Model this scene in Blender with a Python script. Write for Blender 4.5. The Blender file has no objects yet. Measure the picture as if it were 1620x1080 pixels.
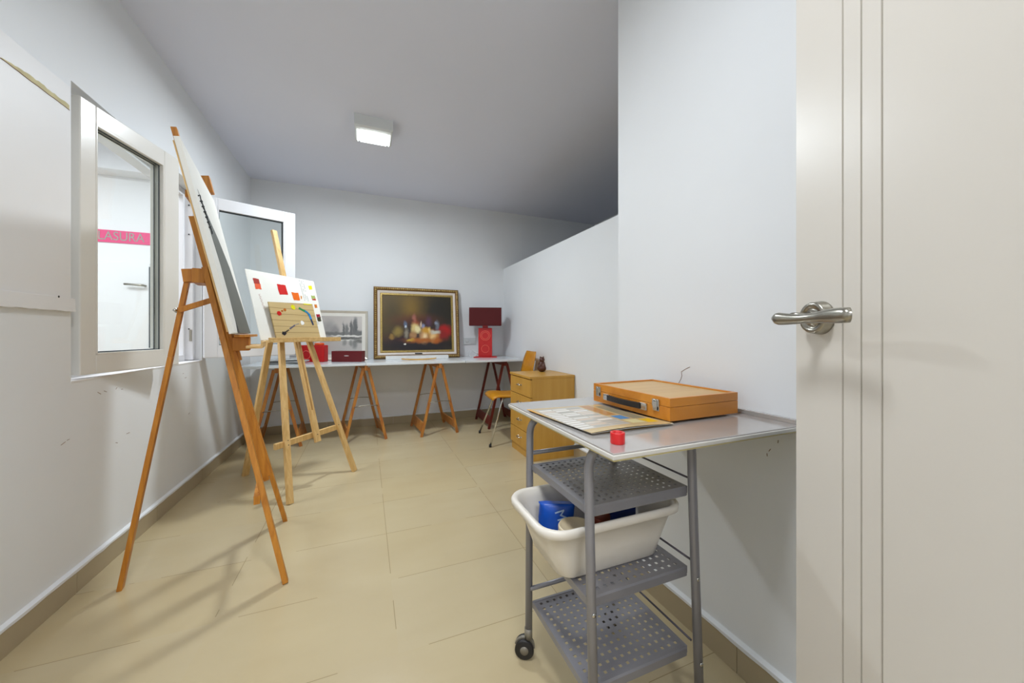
import bpy, bmesh, math, random
from mathutils import Vector, Matrix, Euler
random.seed(7)
C = bpy.context.scene.collection
PI = math.pi
V = Vector
TH = math.radians(22)

# ------------------------------------------------------------------ camera, world, exposure
cam_d = bpy.data.cameras.new('camera'); cam = bpy.data.objects.new('camera', cam_d); C.objects.link(cam)
cam.location = (0, 0, 1.02); cam.rotation_euler = (PI/2, 0, -TH)
cam_d.sensor_width = 36; cam_d.lens = 36*570/1620; cam_d.shift_y = -12/1620
cam_d.clip_start = 0.02
bpy.context.scene.camera = cam
sc = bpy.context.scene
sc.view_settings.view_transform = 'Standard'; sc.view_settings.look = 'None'
sc.view_settings.exposure = 0.52; sc.view_settings.gamma = 1; sc.view_settings.use_curve_mapping = False
wd = bpy.data.worlds.new('world'); sc.world = wd; wd.use_nodes = True
wd.node_tree.nodes['Background'].inputs[0].default_value = (0.8, 0.88, 1, 1)
wd.node_tree.nodes['Background'].inputs[1].default_value = 0.6

def area(name, loc, size, power, col=(1, 1, 1), rot=(0, 0, 0), size_y=None):
    l = bpy.data.lights.new(name, 'AREA'); l.energy = power; l.color = col; l.size = size
    if size_y: l.shape = 'RECTANGLE'; l.size_y = size_y
    o = bpy.data.objects.new(name, l); C.objects.link(o); o.location = loc; o.rotation_euler = rot
    return o
area('ceiling_lamp_light', (0.05, 2.87, 2.468), 0.20, 19, (0.86, 0.94, 1.0), size_y=0.16)
area('doorway_fill_light', (-0.1, 0.45, 2.468), 0.30, 13, (0.90, 0.95, 1.0), size_y=0.30)  # unseen fill added above the camera to brighten the near wall
area('next_room_light', (-2.2, 2.6, 2.50), 0.9, 30, (0.90, 0.95, 1.0), size_y=0.9)
area('hallway_fill_light', (-0.1, -1.5, 2.50), 0.6, 26, (0.95, 0.97, 1.0), size_y=0.6)  # added fill from behind the camera, no fixture modelled

# ------------------------------------------------------------------ materials
def lin(h):
    h = h.lstrip('#'); r = [int(h[i:i+2], 16)/255 for i in (0, 2, 4)]
    return tuple((v/12.92 if v <= 0.04045 else ((v+0.055)/1.055)**2.4) for v in r) + (1,)
def base_mat(name):
    m = bpy.data.materials.new(name); m.use_nodes = True
    nt = m.node_tree; return m, nt, nt.nodes['Principled BSDF']
def mix(nt, fac, a, b):
    n = nt.nodes.new('ShaderNodeMix'); n.data_type = 'RGBA'
    for i, v in ((0, fac), (6, a), (7, b)):
        if hasattr(v, 'is_linked') or isinstance(v, bpy.types.NodeSocket): nt.links.new(v, n.inputs[i])
        else: n.inputs[i].default_value = v
    return n.outputs[2]
def mat(name, col, rough=0.5, metal=0.0, var=0.06, scale=8.0, bump=0.0, bscale=60, stretch=(1, 1, 1), coat=0.0, ior=None):
    m, nt, p = base_mat(name)
    c = lin(col) if isinstance(col, str) else col
    tc = nt.nodes.new('ShaderNodeTexCoord'); mp = nt.nodes.new('ShaderNodeMapping'); mp.inputs[3].default_value = stretch
    nt.links.new(tc.outputs['Object'], mp.inputs[0])
    ns = nt.nodes.new('ShaderNodeTexNoise'); ns.inputs['Scale'].default_value = scale; ns.inputs['Detail'].default_value = 5
    nt.links.new(mp.outputs[0], ns.inputs['Vector'])
    d = tuple(v*(1-var) for v in c[:3])+(1,); l = tuple(min(1, v*(1+var)) for v in c[:3])+(1,)
    nt.links.new(mix(nt, ns.outputs[0], d, l), p.inputs['Base Color'])
    p.inputs['Roughness'].default_value = rough; p.inputs['Metallic'].default_value = metal
    if coat: p.inputs['Coat Weight'].default_value = coat; p.inputs['Coat Roughness'].default_value = 0.15
    if bump:
        b = nt.nodes.new('ShaderNodeBump'); b.inputs['Strength'].default_value = bump; b.inputs['Distance'].default_value = 0.002
        n2 = nt.nodes.new('ShaderNodeTexNoise'); n2.inputs['Scale'].default_value = bscale; n2.inputs['Detail'].default_value = 4
        nt.links.new(mp.outputs[0], n2.inputs['Vector']); nt.links.new(n2.outputs[0], b.inputs['Height'])
        nt.links.new(b.outputs[0], p.inputs['Normal'])
    return m
def wood(name, a, b, axis='z', rough=0.45, scale=6):
    m, nt, p = base_mat(name)
    tc = nt.nodes.new('ShaderNodeTexCoord'); mp = nt.nodes.new('ShaderNodeMapping')
    st = {'z': (9, 9, 0.7), 'x': (0.7, 9, 9), 'y': (9, 0.7, 9)}[axis]
    mp.inputs[3].default_value = st
    nt.links.new(tc.outputs['Object'], mp.inputs[0])
    ns = nt.nodes.new('ShaderNodeTexNoise'); ns.inputs['Scale'].default_value = scale; ns.inputs['Detail'].default_value = 8; ns.inputs['Distortion'].default_value = 0.6
    nt.links.new(mp.outputs[0], ns.inputs['Vector'])
    rp = nt.nodes.new('ShaderNodeValToRGB'); rp.color_ramp.elements[0].position = 0.35; rp.color_ramp.elements[1].position = 0.65
    rp.color_ramp.elements[0].color = lin(a); rp.color_ramp.elements[1].color = lin(b)
    nt.links.new(ns.outputs[0], rp.inputs[0]); nt.links.new(rp.outputs[0], p.inputs['Base Color'])
    p.inputs['Roughness'].default_value = rough
    return m
def glow(name, col, s):
    m, nt, p = base_mat(name); p.inputs['Base Color'].default_value = col
    p.inputs['Emission Color'].default_value = col; p.inputs['Emission Strength'].default_value = s
    return m
def glass(name, tint=(0.96, 0.985, 0.98, 1)):
    m, nt, p = base_mat(name)
    p.inputs['Base Color'].default_value = tint; p.inputs['Roughness'].default_value = 0.0
    p.inputs['Transmission Weight'].default_value = 1.0; p.inputs['IOR'].default_value = 1.02
    g = nt.nodes.new('ShaderNodeBsdfGlossy'); g.inputs['Roughness'].default_value = 0.02
    t = nt.nodes.new('ShaderNodeBsdfTransparent'); t.inputs[0].default_value = tint
    lw = nt.nodes.new('ShaderNodeLayerWeight'); lw.inputs[0].default_value = 0.5
    pw = nt.nodes.new('ShaderNodeMath'); pw.operation = 'POWER'; nt.links.new(lw.outputs['Facing'], pw.inputs[0]); pw.inputs[1].default_value = 4
    fr = nt.nodes.new('ShaderNodeMath'); fr.operation = 'MULTIPLY_ADD'; nt.links.new(pw.outputs[0], fr.inputs[0]); fr.inputs[1].default_value = 0.5; fr.inputs[2].default_value = 0.04
    mx = nt.nodes.new('ShaderNodeMixShader'); nt.links.new(fr.outputs[0], mx.inputs[0])
    nt.links.new(t.outputs[0], mx.inputs[1]); nt.links.new(g.outputs[0], mx.inputs[2])
    nt.links.new(mx.outputs[0], nt.nodes['Material Output'].inputs[0])
    return m
def blob_mat(name, base, blobs, rough=0.5, distort=0.0, dscale=12, coat=0.0, axes=(0, 2)):
    """soft elliptical dabs of pigment on a picture; blobs = (x, z, rx, rz, colour, softness)"""
    m, nt, p = base_mat(name)
    tc = nt.nodes.new('ShaderNodeTexCoord'); vec = tc.outputs['Object']
    if distort:
        ns = nt.nodes.new('ShaderNodeTexNoise'); ns.inputs['Scale'].default_value = dscale; ns.inputs['Detail'].default_value = 4
        nt.links.new(vec, ns.inputs['Vector'])
        s1 = nt.nodes.new('ShaderNodeVectorMath'); s1.operation = 'SUBTRACT'; s1.inputs[1].default_value = (0.5, 0.5, 0.5); nt.links.new(ns.outputs[1], s1.inputs[0])
        s2 = nt.nodes.new('ShaderNodeVectorMath'); s2.operation = 'SCALE'; s2.inputs['Scale'].default_value = distort; nt.links.new(s1.outputs[0], s2.inputs[0])
        s3 = nt.nodes.new('ShaderNodeVectorMath'); s3.operation = 'ADD'; nt.links.new(s2.outputs[0], s3.inputs[0]); nt.links.new(vec, s3.inputs[1])
        vec = s3.outputs[0]
    col = lin(base)
    for (x, z, rx, rz, hc, soft) in blobs:
        mp = nt.nodes.new('ShaderNodeMapping')
        sc3 = [0, 0, 0]; lo3 = [0, 0, 0]
        sc3[axes[0]] = 1/rx; sc3[axes[1]] = 1/rz; lo3[axes[0]] = -x/rx; lo3[axes[1]] = -z/rz
        mp.inputs[3].default_value = sc3; mp.inputs[1].default_value = lo3
        nt.links.new(vec, mp.inputs[0])
        ln = nt.nodes.new('ShaderNodeVectorMath'); ln.operation = 'LENGTH'; nt.links.new(mp.outputs[0], ln.inputs[0])
        mr = nt.nodes.new('ShaderNodeMapRange'); mr.interpolation_type = 'SMOOTHSTEP'
        mr.inputs[1].default_value = 1+soft; mr.inputs[2].default_value = max(0, 1-soft); mr.inputs[3].default_value = 0; mr.inputs[4].default_value = 1
        nt.links.new(ln.outputs['Value'], mr.inputs[0])
        col = mix(nt, mr.outputs[0], col, lin(hc))
    nt.links.new(col, p.inputs['Base Color']) if not isinstance(col, tuple) else None
    p.inputs['Roughness'].default_value = rough
    if coat: p.inputs['Coat Weight'].default_value = coat; p.inputs['Coat Roughness'].default_value = 0.2
    return m

M = {}
M['wall'] = mat('wall_paint', '#ebedef', 0.6, var=0.025, scale=2.5, bump=0.12, bscale=35)
M['ceil'] = mat('ceiling_paint', '#e2e4f0', 0.7, var=0.02, scale=2)
M['wall_white'] = mat('white_panel_paint', '#ecebeb', 0.45, var=0.02, scale=3)
M['pvc'] = mat('white_upvc', '#e9e9ec', 0.25, var=0.01)
M['pvc_cream'] = mat('cream_upvc', '#e0ddd6', 0.28, var=0.01)
M['rubber'] = mat('glazing_rubber', '#3c454c', 0.6)
M['glass'] = glass('clear_glass')
M['door'] = mat('door_lacquer', '#d9d3ca', 0.34, var=0.02, scale=3)
M['groove'] = mat('door_groove', '#a39f8c', 0.5)
M['nickel'] = mat('brushed_nickel', '#a5a196', 0.28, 1.0, var=0.05, scale=40)
M['chrome'] = mat('chrome', '#c9c9c6', 0.12, 1.0, var=0.02)
M['skirt'] = mat('skirting_tile', '#b0a184', 0.3, var=0.08, scale=6)
M['oak_easel'] = wood('oiled_beech', '#b5701e', '#cf8a2e')
M['pine_easel'] = wood('pale_beech', '#cba262', '#deb97c')
M['pine_ledge'] = wood('pale_beech_ledge', '#cba262', '#deb97c', 'x')
M['trestle'] = wood('trestle_pine', '#a8622a', '#c88a3c')
M['trestle_shaded'] = wood('shaded_trestle_pine', '#5e1a10', '#74261a')  # trestle pine recoloured dark red for the shade under the table
M['cab'] = wood('beech_laminate', '#c4923c', '#cb9a44', 'z', 0.35, 3)
M['cab_gap_shade'] = mat('drawer_gap_shade', '#5f4312', 0.7)
M['chair_ply'] = wood('orange_plywood', '#c88412', '#d4921e', 'x', 0.3, 3)
M['case_wood'] = wood('varnished_case_wood', '#c4781e', '#d28a30', 'x', 0.28, 2)
M['case_lid'] = wood('lid_plywood', '#c49a5e', '#cda86e', 'x', 0.35, 2)
M['canvas'] = mat('primed_canvas', '#e6e4dc', 0.75, bump=0.15, bscale=400)
M['table'] = mat('white_laminate', '#e0e5e8', 0.18, var=0.02)
M['alu'] = mat('scratched_metal_top', '#c4c0bc', 0.13, 0.4, var=0.05, scale=14)
M['edge'] = mat('grey_edge_band', '#d6d3cc', 0.4)
M['edge_yellow'] = mat('yellowed_edge', '#c9bd86', 0.5)
M['steel'] = mat('grey_powder_coat', '#8f8e93', 0.35, 0.3, var=0.04, scale=30)
M['steel_shelf'] = mat('grey_perforated_steel', '#8f8e94', 0.34, 0.3, var=0.12, scale=12, bump=0.15, bscale=30)
M['wire'] = mat('dark_wire', '#55515a', 0.4, 0.5)
M['black'] = mat('black_plastic', '#1d1b1c', 0.45)
M['wheel_grey'] = mat('caster_grey', '#8a8478', 0.4, 0.3)
M['tub'] = mat('white_plastic_tub', '#e9e3d8', 0.3, var=0.015)
M['blue_bag'] = mat('blue_wrapper', '#0b50b8', 0.3, var=0.2, scale=14, bump=0.5, bscale=18)
M['navy'] = mat('navy_packet', '#122f7c', 0.4, var=0.2, scale=20)
M['rust'] = mat('rust_brown_packet', '#7a2f16', 0.5, var=0.3, scale=20)
M['lid'] = mat('beige_lid', '#d9c7a4', 0.3)
M['jar'] = mat('white_jar', '#ded8cc', 0.35)
M['red_plastic'] = mat('red_plastic', '#d40f14', 0.3, var=0.03, coat=0.4)
M['red_light'] = mat('pale_red_rim', '#e85c58', 0.4)
M['red_lamp'] = mat('bright_red_ceramic', '#c20c12', 0.35, var=0.05, coat=0.1)
M['ring'] = mat('embossed_ring_red', '#ee6a58', 0.35)
M['shade'] = mat('dark_red_fabric', '#52070a', 0.8, bump=0.2, bscale=300)
M['crimson'] = mat('dark_crimson_leatherette', '#640810', 0.45, bump=0.1, bscale=200)
M['silver'] = mat('silver_print', '#d8d4d0', 0.35, 0.6)
M['orange'] = mat('orange_plastic', '#e0561e', 0.35)
M['silver_frame'] = mat('champagne_frame', '#cfc8ba', 0.35, 0.3, var=0.15, scale=10)
M['mount'] = mat('ivory_mount', '#e6e2d8', 0.7)
M['gilt'] = mat('gilt_and_brown_moulding', '#7b5a2c', 0.45, 0.35, var=0.55, scale=60, bump=0.8, bscale=80)
M['gilt_bead'] = mat('gilt_bead', '#b39a5c', 0.4, 0.5, var=0.5, scale=70)
M['liner'] = mat('cream_liner', '#dbd0c8', 0.5)
M['paper'] = mat('white_paper', '#e6e6e4', 0.7)
M['newsprint'] = mat('newsprint', '#b8b9b8', 0.8, var=0.5, scale=26)
M['ink'] = mat('dark_ink', '#2a2b28', 0.7)
M['statue'] = mat('dark_brown_carving', '#4f2a1c', 0.45, var=0.3, scale=30, bump=0.3)
M['cable'] = mat('white_cable', '#dfe2e2', 0.4)
M['socket'] = mat('socket_plastic', '#d3d8d8', 0.35)
M['strip_wood'] = wood('yellow_wood', '#c89030', '#d9a848', 'x')
M['tape_old'] = mat('yellowed_tape', '#cdc294', 0.7, var=0.4, scale=18)
M['crack'] = mat('plaster_crack', '#8a6a55', 0.8)
M['lamp_box'] = mat('lamp_housing_white', '#dfe2e2', 0.5)
M['lamp_glass'] = glow('lit_lamp_glass', (0.93, 1.0, 0.98, 1), 5.0)
M['pink'] = mat('pink_banner', '#e2457c', 0.5, var=0.12, scale=6)
M['grey_letter'] = mat('grey_green_letter', '#9c9a90', 0.5)
M['grey_paint'] = mat('grey_oil_paint', '#5c5f58', 0.65, var=0.06, scale=18)

# floor: big beige tiles, joints every 0.6 m across and 0.373 m along
def floor_mat():
    m, nt, p = base_mat('beige_floor_tile')
    tc = nt.nodes.new('ShaderNodeTexCoord'); sx = nt.nodes.new('ShaderNodeSeparateXYZ'); nt.links.new(tc.outputs['Object'], sx.inputs[0])
    def math_n(op, a, b=None):
        n = nt.nodes.new('ShaderNodeMath'); n.operation = op
        for i, v in enumerate((a, b)):
            if v is None: continue
            if isinstance(v, (int, float)): n.inputs[i].default_value = v
            else: nt.links.new(v, n.inputs[i])
        return n.outputs[0]
    def joint(s, off, per):
        t = math_n('FRACT', math_n('DIVIDE', math_n('ADD', s, off), per))
        t = math_n('MULTIPLY', math_n('MINIMUM', t, math_n('SUBTRACT', 1.0, t)), per)
        return math_n('LESS_THAN', t, 0.0011), math_n('FLOOR', math_n('DIVIDE', math_n('ADD', s, off), per))
    jx, ix = joint(sx.outputs[0], 6-0.095, 0.6); jy, iy = joint(sx.outputs[1], 3.73-1.574+3.73, 0.373)
    j = math_n('MAXIMUM', jx, jy)
    cb = nt.nodes.new('ShaderNodeCombineXYZ'); nt.links.new(ix, cb.inputs[0]); nt.links.new(iy, cb.inputs[1])
    wn = nt.nodes.new('ShaderNodeTexWhiteNoise'); nt.links.new(cb.outputs[0], wn.inputs['Vector'])
    ns = nt.nodes.new('ShaderNodeTexNoise'); ns.inputs['Scale'].default_value = 2.2; ns.inputs['Detail'].default_value = 6
    mp = nt.nodes.new('ShaderNodeMapping'); mp.inputs[3].default_value = (1, 2.2, 1); nt.links.new(tc.outputs['Object'], mp.inputs[0]); nt.links.new(mp.outputs[0], ns.inputs['Vector'])
    a = mix(nt, ns.outputs[0], lin('#bba985'), lin('#cbbc99'))
    b = mix(nt, wn.outputs[0], a, lin('#c3ae82'))
    n3 = nt.nodes.new('ShaderNodeMix'); n3.data_type = 'RGBA'; n3.inputs[0].default_value = 0.35; nt.links.new(a, n3.inputs[6]); nt.links.new(b, n3.inputs[7])
    ng = nt.nodes.new('ShaderNodeTexNoise'); ng.inputs['Scale'].default_value = 3.5; nt.links.new(tc.outputs['Object'], ng.inputs['Vector'])
    j = math_n('MULTIPLY', j, math_n('GREATER_THAN', ng.outputs[0], 0.47))
    c = mix(nt, j, n3.outputs[2], lin('#9a8963'))
    nt.links.new(c, p.inputs['Base Color']); p.inputs['Roughness'].default_value = 0.24
    return m
M['floor'] = floor_mat()

# ------------------------------------------------------------------ mesh helpers
def BM(): return bmesh.new()
def box(bm, lo, hi, mtx=None, bev=0.0):
    lo = V(lo); hi = V(hi); c = (lo+hi)/2; s = hi-lo
    r = bmesh.ops.create_cube(bm, size=1.0, matrix=Matrix.Translation(c) @ Matrix.Diagonal((s.x, s.y, s.z, 1)))
    vs = r['verts']
    if bev:
        es = list({e for v in vs for e in v.link_edges})
        rb = bmesh.ops.bevel(bm, geom=es, offset=bev, segments=2, affect='EDGES', profile=0.5)
        vs = list({v for f in rb['faces'] for v in f.verts} | {v for v in vs if v.is_valid})
    if mtx is not None: bmesh.ops.transform(bm, matrix=mtx, verts=vs)
    return bm
def frame_axes(d, up):
    d = V(d).normalized(); up = V(up); x = up.cross(d)
    if x.length < 1e-5: x = V((1, 0, 0)).cross(d)
    x.normalize(); y = d.cross(x); return x, y, d
def beam(bm, a, b, w, h, side, bev=0.0015):
    """rectangular bar a->b; w measured along `side`, h across it"""
    a = V(a); b = V(b); d = (b-a); L = d.length; d.normalize()
    x = V(side) - V(side).dot(d)*d; x.normalize(); y = d.cross(x)
    mt = Matrix(((x.x, y.x, d.x, a.x), (x.y, y.y, d.y, a.y), (x.z, y.z, d.z, a.z), (0, 0, 0, 1)))
    return box(bm, (-w/2, -h/2, 0), (w/2, h/2, L), mt, bev)
def tube(bm, pts, r, seg=12, closed=False, cap=True):
    pts = [V(p) for p in pts]; n = len(pts); rings = []
    prev = None
    for i, p in enumerate(pts):
        if closed: d = pts[(i+1) % n]-pts[(i-1) % n]
        else: d = pts[min(i+1, n-1)]-pts[max(i-1, 0)]
        d.normalize()
        if prev is None:
            x = d.orthogonal().normalized()
        else:
            x = prev - prev.dot(d)*d
            x = x.normalized() if x.length > 1e-6 else d.orthogonal().normalized()
        prev = x; y = d.cross(x)
        rr = r[i] if isinstance(r, (list, tuple)) else r
        rings.append([bm.verts.new(p + x*rr*math.cos(2*PI*k/seg) + y*rr*math.sin(2*PI*k/seg)) for k in range(seg)])
    m = n if closed else n-1
    for i in range(m):
        A = rings[i]; B = rings[(i+1) % n]
        for k in range(seg):
            f = bm.faces.new((A[k], A[(k+1) % seg], B[(k+1) % seg], B[k])); f.smooth = True
    if cap and not closed:
        bm.faces.new(list(reversed(rings[0]))); bm.faces.new(rings[-1])
    return bm
def bend(pts, rad, seg=6):
    """round the inner corners of a polyline"""
    pts = [V(p) for p in pts]; out = [pts[0]]
    for i in range(1, len(pts)-1):
        a, b, c = pts[i-1], pts[i], pts[i+1]
        u = (a-b).normalized(); w = (c-b).normalized()
        p0 = b+u*rad; p1 = b+w*rad
        for k in range(seg+1):
            t = k/seg; out.append(p0*(1-t)**2 + b*2*t*(1-t) + p1*t*t)
    out.append(pts[-1]); return out
def lathe(bm, prof, center=(0, 0, 0), seg=32, mtx=None):
    """prof: (r, z)"""
    rings = []; c = V(center); new = []
    for r, z in prof:
        if r < 1e-6: vs = [bm.verts.new(c+V((0, 0, z)))]
        else: vs = [bm.verts.new(c+V((r*math.cos(2*PI*k/seg), r*math.sin(2*PI*k/seg), z))) for k in range(seg)]
        rings.append(vs); new += vs
    for A, B in zip(rings, rings[1:]):
        for k in range(seg):
            a = A[k % len(A)]; b = A[(k+1) % len(A)]; d = B[k % len(B)]; e = B[(k+1) % len(B)]
            vs = []
            for q in (a, b, e, d):
                if q not in vs: vs.append(q)
            if len(vs) > 2:
                f = bm.faces.new(vs); f.smooth = True
    if mtx is not None: bmesh.ops.transform(bm, matrix=mtx, verts=new)
    return bm
def prism(bm, poly, t, mtx=None):
    """poly in local x,z; from y=0 to y=-t (towards the viewer of a picture)"""
    a = [bm.verts.new((x, 0, z)) for x, z in poly]; b = [bm.verts.new((x, -t, z)) for x, z in poly]
    n = len(poly)
    bm.faces.new(a); bm.faces.new(list(reversed(b)))
    for i in range(n): bm.faces.new((a[i], b[i], b[(i+1) % n], a[(i+1) % n]))
    if mtx is not None: bmesh.ops.transform(bm, matrix=mtx, verts=a+b)
    return bm
def loft(bm, rings, cap0=True, cap1=True, smooth=True):
    R = [[bm.verts.new(p) for p in r] for r in rings]; n = len(R[0])
    for A, B in zip(R, R[1:]):
        for k in range(n):
            f = bm.faces.new((A[k], A[(k+1) % n], B[(k+1) % n], B[k])); f.smooth = smooth
    if cap0: bm.faces.new(list(reversed(R[0])))
    if cap1: bm.faces.new(R[-1])
    return bm
def rrect(cx, cy, hx, hy, r, z, seg=6):
    out = []
    for sx, sy, a0 in ((1, 1, 0), (-1, 1, 90), (-1, -1, 180), (1, -1, 270)):
        for k in range(seg+1):
            a = math.radians(a0+90*k/seg)
            out.append(V((cx+sx*(hx-r)+r*math.cos(a), cy+sy*(hy-r)+r*math.sin(a), z)))
    return out

def obj(name, bm, m, parent=None, world=False, loc=None, smooth=False):
    """link bm as one mesh object. world=True: bm is in world coordinates."""
    bmesh.ops.recalc_face_normals(bm, faces=bm.faces)
    if world and parent is not None: bmesh.ops.transform(bm, matrix=world_m(parent).inverted(), verts=bm.verts)
    if parent is None and loc is not None: bmesh.ops.transform(bm, matrix=Matrix.Translation(-V(loc)), verts=bm.verts)
    me = bpy.data.meshes.new(name); bm.to_mesh(me); bm.free()
    o = bpy.data.objects.new(name, me); C.objects.link(o)
    if isinstance(m, (list, tuple)):
        for q in m: me.materials.append(q)
    else: me.materials.append(m)
    if smooth:
        for f in me.polygons: f.use_smooth = True
    if parent is not None: o.parent = parent
    elif loc is not None: o.location = loc
    return o
def world_m(o):
    mt = Matrix.Translation(o.location) @ o.rotation_euler.to_matrix().to_4x4()
    return world_m(o.parent) @ mt if o.parent else mt
def tag(o, label, cat, group=None, kind=None):
    o['label'] = label; o['category'] = cat
    if group: o['group'] = group
    if kind: o['kind'] = kind
    return o
def thing(name, label, cat, loc=(0, 0, 0), rot=None, group=None):
    o = bpy.data.objects.new(name, None); C.objects.link(o); o.location = loc; o.empty_display_size = 0.05
    if rot is not None: o.rotation_euler = rot
    return tag(o, label, cat, group)
def struct(name, bm, m, label=None, parent=None):
    o = obj(name, bm, m, parent); o['kind'] = 'structure'
    if label and parent is None: o['label'] = label; o['category'] = name.split('_')[0]
    return o
def dup(root, loc, rotz, label):
    r = root.copy(); C.objects.link(r); r.location = loc; r.rotation_euler = (0, 0, rotz); r['label'] = label
    for ch in list(root.children):
        c = ch.copy(); C.objects.link(c); c.parent = r
        for g in ch.children:
            d = g.copy(); C.objects.link(d); d.parent = c
    return r
def text_mesh(name, body, size, m, parent, mtx, depth=0.0004):
    cu = bpy.data.curves.new(name, 'FONT'); cu.body = body; cu.size = size; cu.extrude = depth; cu.align_x = 'CENTER'; cu.align_y = 'CENTER'
    t = bpy.data.objects.new(name, cu); C.objects.link(t)
    dg = bpy.context.evaluated_depsgraph_get()
    me = bpy.data.meshes.new_from_object(t.evaluated_get(dg)); bpy.data.objects.remove(t)
    me.transform(mtx); me.materials.clear(); me.materials.append(m)
    o = bpy.data.objects.new(name, me); C.objects.link(o); o.parent = parent
    return o

# ------------------------------------------------------------------ the room
H = 2.57; FY = 4.30; LX = -1.07; HX = 1.62; NX = 1.043
b = BM(); box(b, (-3.2, -2.7, -0.06), (3.4, 5.2, 0)); struct('floor', b, M['floor'], 'beige tiled floor')
b = BM(); box(b, (-3.2, -2.7, H), (3.4, 5.2, H+0.08)); struct('ceiling', b, M['ceil'], 'plain white ceiling')
WY0, WY1, WZ0, WZ1 = 1.95, 3.16, 0.83, 2.01
b = BM()
box(b, (LX-0.16, -0.5, 0), (LX, WY0, H)); box(b, (LX-0.16, WY1, 0), (LX, FY, H))
box(b, (LX-0.16, WY0, 0), (LX, WY1, WZ0)); box(b, (LX-0.16, WY0, WZ1), (LX, WY1, H))
wl = struct('wall_left', b, M['wall'], 'white left wall with the window opening')
b = BM(); box(b, (-3.2, FY, 0), (3.4, FY+0.12, H)); wf = struct('wall_back', b, M['wall'], 'far white wall behind the trestle tables')
b = BM(); box(b, (HX, 1.315, 0), (HX+0.10, FY, 1.847)); struct('wall_right', b, M['wall'], 'white half-height partition wall beside the drawer unit')
b = BM(); box(b, (NX, -0.5, 0), (HX+0.4, 1.315, H)); wn = struct('wall_front', b, M['wall'], 'full-height white wall beside the serving trolley')
b = BM(); box(b, (3.0, 1.315, 0), (3.1, FY, H)); box(b, (HX+0.4, 1.215, 0), (3.1, 1.315, H)); struct('wall_outer', b, M['wall'], 'wall of the dark space beyond the half wall')
# wall with the doorway the photograph is taken from, and hallway behind it
b = BM(); box(b, (LX-0.16, -0.5, 0), (-0.42, -0.38, H)); box(b, (0.40, -0.5, 0), (NX, -0.38, H)); box(b, (-0.42, -0.5, 2.05), (0.40, -0.38, H)); struct('wall_doorway', b, M['wall'], 'wall around the doorway')
b = BM(); box(b, (-1.3, -2.6, 0), (1.3, -2.5, H)); box(b, (-1.4, -2.6, 0), (-1.3, -0.5, H)); box(b, (1.3, -2.6, 0), (1.4, -0.5, H)); struct('wall_hallway', b, M['wall'], 'hallway wall behind the doorway')
# next room seen through the window
b = BM(); box(b, (-3.1, 0.6, 0), (-3.0, 4.1, H)); box(b, (-3.1, 0.5, 0), (LX-0.16, 0.6, H)); struct('wall_next_room', b, M['wall_white'], 'wall of the adjoining room')
b = BM(); box(b, (-3.1, 4.1, 0), (LX-0.16, 4.2, H)); struct('wall_beyond', b, M['wall_white'], 'white wall of the adjoining room seen through the window')
b = BM(); box(b, (-3.0, 3.93, 2.36), (LX-0.16, 4.1, H)); struct('trim_3', b, M['wall_white'], 'boxed soffit under the adjoining room ceiling')

# skirting with uneven wall paint lapping over its top
def skirting(name, a, bb, nrm, label):
    a = V(a); bb = V(bb); n = V(nrm); L = (bb-a).length; d = (bb-a).normalized()
    bm = BM(); t = 0.012
    k = max(1, int(L/0.6+0.5)); 
    for i in range(k):
        p = a+d*(L*i/k+0.0008); q = a+d*(L*(i+1)/k-0.0008)
        mid = (p+q)/2+n*t/2
        mt = Matrix(((d.x, n.x, 0, p.x), (d.y, n.y, 0, p.y), (0, 0, 1, 0), (0, 0, 0, 1)))
        box(bm, (0, 0, 0), ((q-p).length, t, 0.088), mt, 0.001)
    o = struct(name, bm, M['skirt'], label)
    bm = BM(); N = int(L/0.05)+1; up = []; lo = []
    for i in range(N+1):
        p = a+d*(L*i/N)+n*0.0145
        up.append(bm.verts.new((p.x, p.y, 0.094))); lo.append(bm.verts.new((p.x, p.y, 0.0865-random.random()*0.005)))
    back = [bm.verts.new(v.co-n*0.0145+V((0, 0, 0.006))) for v in up]
    for i in range(N):
        bm.faces.new((up[i], up[i+1], lo[i+1], lo[i])); bm.faces.new((back[i], back[i+1], up[i+1], up[i]))
    struct('paint_edge', bm, M['wall'], parent=o)
skirting('baseboard_left', (LX, -0.38, 0), (LX, FY, 0), (1, 0, 0), 'beige tile skirting of the left wall')
skirting('baseboard_back', (LX+0.014, FY, 0), (HX, FY, 0), (0, -1, 0), 'beige tile skirting of the far wall')
skirting('baseboard_right', (HX, 1.315, 0), (HX, FY-0.014, 0), (-1, 0, 0), 'beige tile skirting of the half wall')
skirting('baseboard_front', (NX, -0.38, 0), (NX, 1.315, 0), (-1, 0, 0), 'beige tile skirting beside the trolley')

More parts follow.
